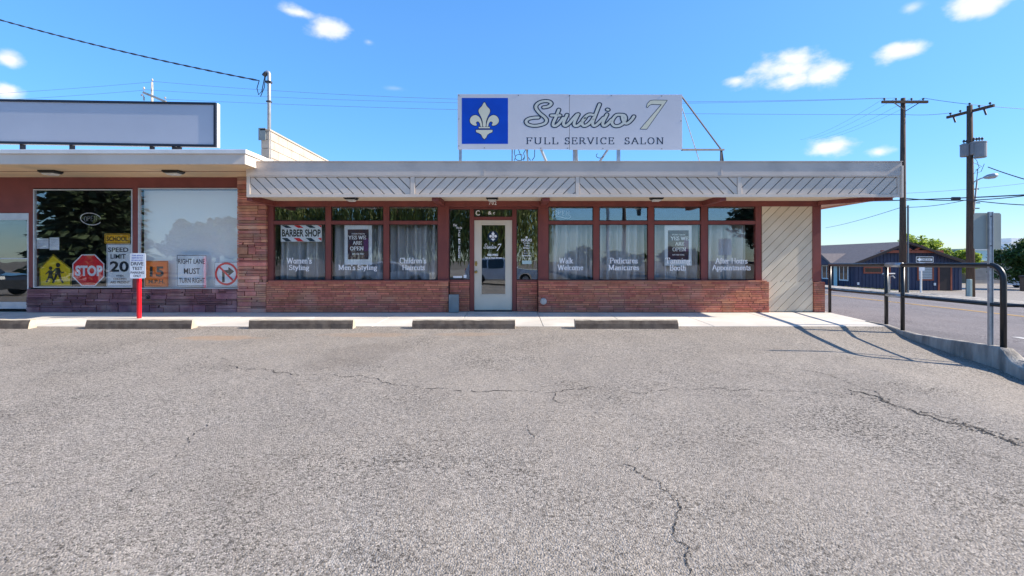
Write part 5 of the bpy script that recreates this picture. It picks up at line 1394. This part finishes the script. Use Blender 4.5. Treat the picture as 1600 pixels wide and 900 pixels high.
m = MB(); m.box(PX(1434.6, Yo), PX(1443.4, Yo), Yo - .06, Yo - .055, PZ(423, Yo), PZ(409.6 + 1, Yo)); part('notice_plate', m, M_paper, t)
# small wooden stand with a pipe bar
Yv = 25.0; xv = PX(1388, Yv); zv = tz(19.6) + .1
t = thing('meter_stand', 'small wooden post with a pale metal crossbar on the far pavement', 'post', (xv, Yv, zv))
m = MB(); m.box(xv - .06, xv + .06, Yv - .06, Yv + .06, zv - .1, PZ(431, Yv)); part('post', m, M_palewood, t)
m = MB(); m.tube([P(1379, 428, Yv), P(1398, 427.6, Yv)], .04, n=8); m.tube([P(1384, 431, Yv), P(1382, 434.5, Yv)], .035); m.tube([P(1391, 432, Yv), P(1395, 431, Yv), P(1398, 434.5, Yv)], .03); part('pipe_bar', m, M_galv, t)
m = MB(); m.tube([P(1383, 431, Yv - .05), P(1384.5, 426.5, Yv - .05)], .07, n=8); part('valve', m, M_dkmetal, t)

# ------------------------------------------------------------------ navy house across the street
Yh_ = 42.0; hb = -1.50
HX0, HX1 = PX(1334.5, Yh_), PX(1503, Yh_); HD = 11.5
rx, rz = PX(1421, Yh_ - .6), PZ(377.5, Yh_ - .6)
ez0 = PZ(409, Yh_); ez1 = PZ(409, Yh_)
house = thing('navy_house', 'single-storey navy board-and-batten house with rust red trim and a low gable', 'house', ((HX0 + HX1) / 2, Yh_, hb))
m = MB(); m.prism([(HX0, hb), (HX1, hb), (HX1, ez1 - .02), (rx, rz - .16), (HX0, ez0 - .02)], Yh_, Yh_ + HD)
x = HX0 + .1
while x < HX1:
    zt_ = (ez0 + (rz - .2 - ez0) * (x - HX0) / (rx - HX0)) if x < rx else (ez1 + (rz - .2 - ez1) * (HX1 - x) / (HX1 - rx))
    m.box(x - .025, x + .025, Yh_ - .03, Yh_ + .01, hb, zt_ - .08); x += .31
y = Yh_ + .15
while y < Yh_ + HD: m.box(HX0 - .03, HX0 + .01, y - .025, y + .025, hb, ez0 - .1); y += .31
part('wall', m, M_navy, house)
def slope(mb, xa, za_, xb, zb_, y0, y1, th=.12):
    mb.prism([(xa, za_), (xb, zb_), (xb, zb_ - th), (xa, za_ - th)], y0, y1)
m = MB(); ov = .55
sl0 = (rz - ez0) / (rx - HX0); sl1 = (rz - ez1) / (HX1 - rx)
slope(m, HX0 - .5, ez0 - .5 * sl0 + .06, rx, rz + .02, Yh_ - ov, Yh_ + HD + .4); slope(m, rx + .001, rz + .02, HX1 + .5, ez1 - .5 * sl1 + .06, Yh_ - ov, Yh_ + HD + .4)
rf = part('roof', m, M_shingle, house)
m = MB()
slope(m, HX0 - .52, ez0 - .5 * sl0 + .03, rx, rz + .0, Yh_ - ov - .05, Yh_ - ov - .002, .20); slope(m, rx + .001, rz, HX1 + .52, ez1 - .5 * sl1 + .03, Yh_ - ov - .05, Yh_ - ov - .002, .20)
m.box(HX0 - .56, HX0 - .51, Yh_ - ov, Yh_ + HD, ez0 - .5 * sl0 - .14, ez0 - .5 * sl0 + .04)
part('fascia_board', m, M_dark, house)
m = MB(); zz = PZ(393, Yh_); m.box(PX(1372, Yh_), PX(1468, Yh_), Yh_ - .40, Yh_ - .25, zz - .13, zz + .10)
zt2 = rz - .22; m.box(rx - .1, rx + .1, Yh_ - .38, Yh_ - .26, zz + .1, zt2)
m.bar((PX(1424, Yh_), Yh_ - .32, zz + .1), (PX(1437, Yh_), Yh_ - .32, PZ(384.5, Yh_)), .16); m.bar((PX(1419, Yh_), Yh_ - .32, zz + .1), (PX(1405, Yh_), Yh_ - .32, PZ(384.5, Yh_)), .16)
part('gable_truss', m, M_redtrim, house)
def hwin(a, b, y0, y1, mt=M_carglass, blinds=False):
    x0, x1, z0, z1 = PX(a, Yh_), PX(b, Yh_), PZ(y1, Yh_), PZ(y0, Yh_); f = MB(); w = .13
    f.box(x0 - w, x1 + w, Yh_ - .06, Yh_ - .031, z0 - w, z0); f.box(x0 - w, x1 + w, Yh_ - .06, Yh_ - .031, z1, z1 + w)
    f.box(x0 - w, x0, Yh_ - .06, Yh_ - .031, z0, z1); f.box(x1, x1 + w, Yh_ - .06, Yh_ - .031, z0, z1)
    w_ = part('window', f, M_redtrim, house); p = MB()
    if blinds:
        n = 9
        for k in range(n): p.box(x0, x1, Yh_ - .045, Yh_ - .035, z0 + (z1 - z0) * k / n, z0 + (z1 - z0) * (k + .8) / n)
        part('blind', p, M_galv, w_)
    else: p.box(x0, x1, Yh_ - .045, Yh_ - .032, z0, z1); part('pane', p, M_redtrim if mt is None else mt, w_)
hwin(1435, 1456, 413, 436, blinds=True); hwin(1351, 1376, 419, 425); 
m = MB(); 
for a in (1466, 1485.5): m.box(PX(a, Yh_) - .07, PX(a, Yh_) + .07, Yh_ - .07, Yh_ - .031, hb, PZ(413, Yh_))
m.box(PX(1466, Yh_) + .07, PX(1485.5, Yh_) - .07, Yh_ - .07, Yh_ - .031, PZ(415, Yh_), PZ(413, Yh_))
m.box(PX(1388, Yh_), PX(1391, Yh_), Yh_ - .07, Yh_ - .031, hb + .6, PZ(413, Yh_))
dt = part('door_trim', m, M_redtrim, house)
m = MB(); m.box(PX(1466, Yh_) + .08, PX(1485.5, Yh_) - .08, Yh_ - .05, Yh_ - .034, hb + .02, PZ(415.2, Yh_)); hd = part('door', m, M_dark, house)
m = MB()
for a, y_ in ((1459.5, 444), (1340, 443)): m.box(PX(a, Yh_) - .08, PX(a, Yh_) + .08, Yh_ - .10, Yh_ - .031, PZ(y_ + 2, Yh_), PZ(y_ - 2, Yh_))
part('outlet', m, M_white, house)
for (ya, yb, za_, zb_, mt, fm) in ((45.0, 46.2, 435, 416, M_carglass, M_white), (42.75, 43.75, 436, 416, M_carglass, M_white)):
    f = MB(); xw = HX0; z0, z1 = PZ(za_, 44.4), PZ(zb_, 44.4)
    f.box(xw - .06, xw - .031, ya - .1, yb + .1, z0 - .1, z0); f.box(xw - .06, xw - .031, ya - .1, yb + .1, z1, z1 + .1); f.box(xw - .06, xw - .031, ya - .1, ya, z0, z1); f.box(xw - .06, xw - .031, yb, yb + .1, z0, z1)
    f.box(xw - .055, xw - .03, (ya + yb) / 2 - .04, (ya + yb) / 2 + .04, z0, z1)
    w_ = part('window', f, fm, house); p = MB(); p.box(xw - .045, xw - .031, ya, yb, z0, z1); part('pane', p, M_carglass, w_)
m = MB(); m.box(HX0 - .05, HX0 - .031, 44.1, 44.6, hb + .1, PZ(416, 44.3)); m2 = part('side_door', m, M_aqua, house)
m = MB(); m.box(HX0 - .06, HX0 - .03, 43.95, 44.1, hb + .1, PZ(415, 44.3)); m.box(HX0 - .06, HX0 - .03, 44.6, 44.75, hb + .1, PZ(415, 44.3)); part('side_door_trim', m, M_dark, house)
# little cross gable over the side door
m = MB(); pk = PZ(396, 45.4); eb = ez0 - .30; yc = 45.6
def tri(mb, x0, x1, hw, z0, z1):
    V = [(x0, yc - hw, z0), (x0, yc + hw, z0), (x0, yc, z1), (x1, yc - hw, z0), (x1, yc + hw, z0), (x1, yc, z1)]
    mb.add(V, [(0, 2, 1), (3, 4, 5), (0, 3, 5, 2), (1, 2, 5, 4), (0, 1, 4, 3)])
tri(m, HX0 - .62, HX0 + 3.1, 1.75, eb, pk); part('porch_gable', m, M_shingle, house)
m = MB(); tri(m, HX0 - .66, HX0 - .625, 1.35, eb + .02, pk - .22); part('gable_face', m, M_navy, house)
m = MB(); m.tube([(rx - 4.6, 48.5, rz - 1.6), (rx - 4.6, 48.5, PZ(381, 48.5))], .06, n=8); m.tube([(rx - 4.1, 49.5, rz - 1.6), (rx - 4.1, 49.5, PZ(374.5, 49.5))], .035, n=8); part('vent_pipe', m, M_dkmetal, house)

# low building beyond on the right
Yr2 = 62.0; bb = -1.95
t = thing('tan_warehouse', 'long low tan metal building with a pale aqua band under its white roof edge', 'building', (PX(1560, Yr2), Yr2, bb))
x0, x1 = PX(1512, Yr2), PX(1760, Yr2)
m = MB(); zt_ = PZ(408, Yr2); n = 10
m.box(x0 + .1, x1, Yr2 + .05, Yr2 + 14, bb, zt_)
for k in range(n): m.prism([(x0, bb + (zt_ - bb) * k / n), (x1, bb + (zt_ - bb) * k / n), (x1, bb + (zt_ - bb) * (k + .82) / n), (x0, bb + (zt_ - bb) * (k + .82) / n)], Yr2 - .02, Yr2 + .05)
part('wall', m, M_tan, t)
m = MB(); m.box(x0 - .1, x1, Yr2 - .25, Yr2 + 14, zt_ + .001, PZ(391, Yr2)); part('aqua_band', m, M_aqua, t)
m = MB(); m.box(x0 - .2, x1, Yr2 - .35, Yr2 + 14.2, PZ(391, Yr2) + .001, PZ(388.6, Yr2)); part('roof_edge', m, M_white, t)
m = MB(); m.box(PX(1580, 66), PX(1700, 66), 66, 67.4, PZ(391, Yr2), PZ(380, 70)); m.box(PX(1578, 66), PX(1700, 66), 65.8, 67.5, PZ(380, 70) + .002, PZ(374, 70)); part('roof_monitor', m, M_white, t)
# white pickup nose and a brown bin at the right edge
t = thing('litter_bin', 'brown square bin at the far right edge by the white truck', 'bin', (PX(1603, 30), 30, tz(32)))
m = MB(); m.box(PX(1602, 30), PX(1620, 30), 30, 30.35, PZ(455.5, 30), PZ(434, 30)); part('body', m, M_wood, t, bevel=.03)
m = MB(); m.box(PX(1601, 30), PX(1621, 30), 29.97, 30.38, PZ(434, 30) + .002, PZ(430.5, 30)); part('lid', m, M_dark, t, bevel=.02)

# ------------------------------------------------------------------ trees
def leaf_cloud(mb, cx, cy, cz, rx_, ry_, rz_, n, size, rnd, clumps=26, hang=0.0, cut=1.0):
    cl = []
    for _ in range(clumps):
        while True:
            v = Vector((rnd.uniform(-1, 1), rnd.uniform(-1, 1), rnd.uniform(-1, 1)))
            if .25 < v.length < 1: break
        v = v * (.62 + .38 * rnd.random()) if v.length > .6 else v
        cl.append((Vector((cx + v.x * rx_, cy + v.y * ry_, cz + v.z * rz_)), rnd.uniform(.20, .40)))
    for _ in range(n):
        c, r = rnd.choice(cl)
        d = Vector((rnd.gauss(0, 1), rnd.gauss(0, 1), rnd.gauss(0, 1))).normalized() * (rnd.random() ** .45)
        p = c + Vector((d.x * r * rx_, d.y * r * ry_, d.z * r * rz_ * 1.0))
        s = size * rnd.uniform(.6, 1.3)
        u = Vector((rnd.gauss(0, 1), rnd.gauss(0, 1), rnd.gauss(0, .6))).normalized(); w = u.cross(Vector((rnd.gauss(0, 1), rnd.gauss(0, 1), rnd.gauss(0, 1)))).normalized()
        mb.add([p - u * s, p + w * s * .5, p + u * s, p - w * s * .5], [(0, 1, 2, 3)])
def limbs(mb, x, y, z0, h, r, rnd, n=7, spread=.5, curve=.3):
    mb.tube([(x, y, z0 - .2), (x + .03 * h, y, z0 + h * .3), (x, y + .02 * h, z0 + h * .62)], r, n=8, r2=r * .45)
    for k in range(n):
        a = k * 2.4 + rnd.uniform(-.4, .4); s = Vector((x, y, z0 + h * rnd.uniform(.25, .55)))
        e = s + Vector((math.cos(a) * h * spread * rnd.uniform(.5, 1), math.sin(a) * h * spread * rnd.uniform(.5, 1), h * rnd.uniform(.2, .42)))
        m_ = s.lerp(e, .5) + Vector((0, 0, -h * .04)); mb.tube([s, m_, e], r * .35, n=6, r2=r * .08)
def tree(name, label, x, y, z0, h, cw, leafm, seed, n=5000, size=.22, cb=.3, group=None, clumps=30):
    rnd = random.Random(seed); t = thing(name, label, 'tree', (x, y, z0), group)
    m = MB(); limbs(m, x, y, z0, h, h * .03, rnd, spread=cw / h * .45); part('trunk', m, M_bark, t)
    m = MB(); leaf_cloud(m, x, y, z0 + h * (cb + (1 - cb) / 2), cw / 2, cw / 2, h * (1 - cb) / 2, n, size, rnd, clumps); part('crown', m, leafm, t); return t
g = 'trees beyond the navy house'
tree('leafy_tree', 'bright green tree directly behind the peak of the navy house roof', PX(1432, 62), 62, -1.9, 6.4, 4.2, M_leafL, 11, 4200, .20, .25, g)
tree('leafy_tree', 'bright green tree between the first and last trees behind the house roof', PX(1460, 64), 64, -1.9, 5.6, 5.6, M_leafL, 12, 4600, .20, .2, g)
tree('leafy_tree', 'bright green tree behind the right roof slope, touching the transformer pole', PX(1496, 60), 60, -1.9, 4.9, 4.8, M_leafL, 13, 4200, .20, .2, g)
tree('leafy_tree', 'dark round green tree at the right edge in front of the tan building', PX(1608, 46), 46, -1.85, 5.4, 6.0, M_leafD, 14, 9000, .16, .10, None, 46)
# weeds at the pole foot
rnd = random.Random(5); m = MB()
for _ in range(1500):
    x, y = rnd.uniform(20.7, 24.5), rnd.uniform(26.5, 31); 
    if rnd.random() < .5: x, y = rnd.gauss(22.2, .6), rnd.gauss(28, .9)
    h = rnd.uniform(.08, .22); a = rnd.uniform(0, 6.28); z = tz(x)
    m.add([(x, y, z), (x + .03 * math.cos(a), y + .03 * math.sin(a), z), (x + rnd.uniform(-.08, .08), y + rnd.uniform(-.08, .08), z + h)], [(0, 1, 2)])
o = struct('weeds', m, M_grass); o['kind'] = 'stuff'

# ------------------------------------------------------------------ what stands behind the camera and shows in the glass
rnd = random.Random(21)
t = thing('spruce_tree', 'big dark spruce mirrored in the left picture window', 'tree', (-29.7, -13, -.5))
m = MB(); m.tube([(-29.7, -13, -.6), (-29.7, -13, 14)], .35, n=10, r2=.05); part('trunk', m, M_bark, t)
m = MB()
for k in range(56):
    z = .9 + 14 * (k / 56) ** .95; R0 = 3.4 * (1 - k / 56) ** .55 + .3; nb = int(12 + R0 * 4)
    for j in range(nb):
        a = rnd.uniform(0, 6.28); L0 = R0 * rnd.uniform(.7, 1.1)
        for q in range(9):
            f = (q + rnd.random()) / 9; p = Vector((-29.7 + math.cos(a) * L0 * f, -13 + math.sin(a) * L0 * f, z - .35 * f * f * R0 + rnd.uniform(-.2, .2)))
            s = .42 * rnd.uniform(.6, 1.2); u = Vector((math.cos(a + rnd.uniform(-.9, .9)), math.sin(a + rnd.uniform(-.9, .9)), rnd.uniform(-.5, .1))).normalized(); w = u.cross(Vector((rnd.gauss(0, 1), rnd.gauss(0, 1), 1))).normalized()
            m.add([p - u * s, p + w * s * .45, p + u * s, p - w * s * .45], [(0, 1, 2, 3)])
part('crown', m, M_leafC, t)
def willow(x, y, h, cw, seed, label):
    rnd = random.Random(seed); t = thing('willow_tree', label, 'tree', (x, y, -.5), 'willow trees across the lot')
    m = MB(); limbs(m, x, y, -.5, h, .4, rnd, 8, .35); part('trunk', m, M_bark, t)
    m = MB()
    for k in range(620):
        a = rnd.uniform(0, 6.28); r = cw / 2 * rnd.random() ** .5; top = h * (1 - .35 * (r / (cw / 2)) ** 2) * rnd.uniform(.75, 1) - .5
        L0 = rnd.uniform(.55, .93) * top; sx_, sy_ = rnd.uniform(-.25, .25), rnd.uniform(-.25, .25)
        px_, py_ = x + r * math.cos(a), y + r * math.sin(a); nn_ = int(L0 / .28)
        for q in range(nn_):
            f = q / nn_; p = Vector((px_ + sx_ * f + rnd.uniform(-.1, .1), py_ + sy_ * f, top - L0 * f)); s = .26
            b = rnd.uniform(0, 6.28); u = Vector((math.cos(b) * .35, math.sin(b) * .35, -1)).normalized() * s; w = Vector((math.cos(b + 1.57), math.sin(b + 1.57), 0)) * .06
            m.add([p - u, p + w, p + u, p - w], [(0, 1, 2, 3)])
    part('crown', m, M_leafW, t)
willow(-1.2, -19, 11, 9.5, 31, 'weeping willow mirrored in the salon door and its sidelights')
willow(-10.5, -22, 11, 10, 32, 'weeping willow mirrored in the Men\'s Styling transom')
willow(-19.5, -23, 10, 9, 33, 'weeping willow mirrored in the leftmost salon transom')
g = 'leafy trees across the street behind the viewer'
tree('leafy_tree', 'leafy tree mirrored above the no-right-turn sign', -37.5, -40, -.5, 7.5, 7, M_leafD, 41, 5000, .34, .15, g)
tree('leafy_tree', 'leafy tree mirrored above the right lane sign', -43, -42, -.5, 6.5, 7, M_leafD, 42, 4200, .34, .15, g)
tree('leafy_tree', 'low leafy tree mirrored in the Walk Welcome window', 8, -38, -.5, 3.2, 5, M_leafD, 43, 3500, .30, .1, g)
tree('leafy_tree', 'low leafy tree mirrored in the Pedicures window', 14.5, -42, -.5, 3.0, 6, M_leafD, 44, 3500, .30, .1, g)
tree('leafy_tree', 'low leafy tree mirrored in the Booth window', 21, -40, -.5, 3.4, 6, M_leafD, 46, 3500, .30, .1, g)
tree('leafy_tree', 'tall dark tree mirrored in the After Hours transom', 22.5, -22, -.5, 9.2, 7.5, M_leafC, 45, 6500, .28, .3, g)
t = thing('utility_pole', 'utility pole mirrored in the Pedicures window', 'utility pole', (10.5, -24, -.5), 'wooden utility poles')
m = MB(); m.tube([(10.5, -24, -.6), (10.5, -24, 10)], .16, n=10); part('pole', m, M_wood, t)
m = MB(); m.box(9.4, 11.6, -24.2, -24.1, 8.9, 9.05); part('crossarm', m, M_wood, t)
t = thing('traffic_light', 'grey mast with a red traffic light mirrored in the Pedicures window', 'traffic light', (7.6, -17, -.5))
m = MB(); m.tube([(7.6, -17, -.5), (7.6, -17, 6.2)], .12, n=10); m.tube([(7.6, -17, 5.6), (10.2, -17, 5.7)], .06, n=8); part('mast', m, M_galv, t)
m = MB(); m.box(10.0, 10.3, -17.15, -16.9, 4.7, 5.7); sg = part('signal_head', m, M_black, t)
m = MB(); m.tube([(10.15, -16.9, 5.5), (10.15, -16.86, 5.5)], .10, n=12); part('lens', m, M_stopred, sg)

def car(x, y, z, L0, Wd, H, paint, label, suv=True, flip=1):
    t = thing('parked_car', label, 'car', (x, y, z), 'cars parked behind the viewer')
    def q(pts): return [(x + flip * u * L0, z + v * H) for u, v in pts]
    wr = .20 * H if suv else .22 * H
    def archpts(u): return [(u - 1.25 * wr / L0 * math.cos(R(a)) * 1, (wr + 1.25 * wr * math.sin(R(a))) / H) for a in range(0, 181, 20)]
    lowz = wr * .85 / H
    body = [(-.49, lowz)] + [(u, v) for u, v in [( -.32 + a, b) for a, b in [(p[0], p[1]) for p in archpts(0)]]] + [(.30 + p[0], p[1]) for p in archpts(0)] + [(.49, lowz), (.5, .42), (.485, .50), (.46, .54), (.22, .60), (-.48, .60), (-.495, .45)]
    m = MB(); m.prism(q(body), y - Wd / 2, y + Wd / 2); part('body', m, paint, t, bevel=.07)
    top = [(-.47, .60), (-.43, .93), (-.36, .985), (0.0, 1.0), (.07, .96), (.22, .60)] if suv else [(-.40, .60), (-.27, .95), (-.18, .99), (.02, 1.0), (.09, .95), (.25, .60)]
    m = MB(); n0 = len(m.v); m.prism(q(top), y - Wd * .44, y + Wd * .44)
    m.v = [(a, y + (b - y) * (1 - .16 * max(0, ((c - z) / H - .6)) / .4), c) for a, b, c in m.v]
    part('cabin', m, paint, t, bevel=.05)
    gl_ = [(u * .93 + .0, .615 + (v - .6) * .80) for u, v in top]
    for s in (1, -1):
        m = MB(); cut = .0
        for a, b in ((-.46, -.20), (-.18, .015), (.03, .21)):
            p_ = clip_rect(gl_, a, b, .62, .93)
            if p_:
                pp = q(p_); yy = y + s * Wd * .44
                ar = pp if True else pp
                m.prism(pp, min(yy, yy + s * .012), max(yy, yy + s * .012))
        m.v = [(a_, y + (b_ - y) * (1 - .16 * max(0, ((c_ - z) / H - .6)) / .4), c_) for a_, b_, c_ in m.v]
        part('side_glass', m, M_carglass, t)
    for u in (-.32, .30):
        for s in (1, -1):
            cx_ = x + flip * u * L0; cy_ = y + s * (Wd / 2 - .10)
            m = MB(); m.tube([(cx_, cy_ - .11, z + wr), (cx_, cy_ + .11, z + wr)], wr, n=22); w_ = part('wheel', m, M_tyre, t, bevel=.02)
            m = MB(); m.tube([(cx_, cy_ + s * .111, z + wr), (cx_, cy_ + s * .118, z + wr)], wr * .62, n=16); part('rim', m, M_rim, w_)
    for s in (1, -1):
        m = MB(); m.box(*sorted((x + flip * .47 * L0, x + flip * .497 * L0)), y + s * Wd * .36 - .16, y + s * Wd * .36 + .16, z + .43 * H, z + .52 * H); part('headlight', m, M_lens, t, bevel=.02)
        m = MB(); m.box(*sorted((x - flip * .48 * L0, x - flip * .50 * L0)), y + s * Wd * .38 - .10, y + s * Wd * .38 + .10, z + .42 * H, z + .58 * H); part('tail_light', m, M_stopred, t, bevel=.02)
    return t
car(-.6, -9.8, lot_z(0, -8), 4.8, 1.9, 1.70, M_carsilver, 'silver sport utility car mirrored in the salon door and right sidelight', True, 1)
car(-7.0, -7.5, lot_z(0, -8), 4.6, 1.8, 1.48, M_carwhite, "white car mirrored in the Children's Haircuts window", False, 1)
car(-23.4, .8, lot_z(-20, .8), 4.9, 1.95, 1.62, M_cardark, 'dark sport utility car mirrored in the glass door at the left edge', True, 1)

c_ = car(55.6, 51, tz(55), 4.9, 1.9, 1.75, M_carwhite, 'white car at the far right edge in front of the tan building', True, -1)
del c_['group']
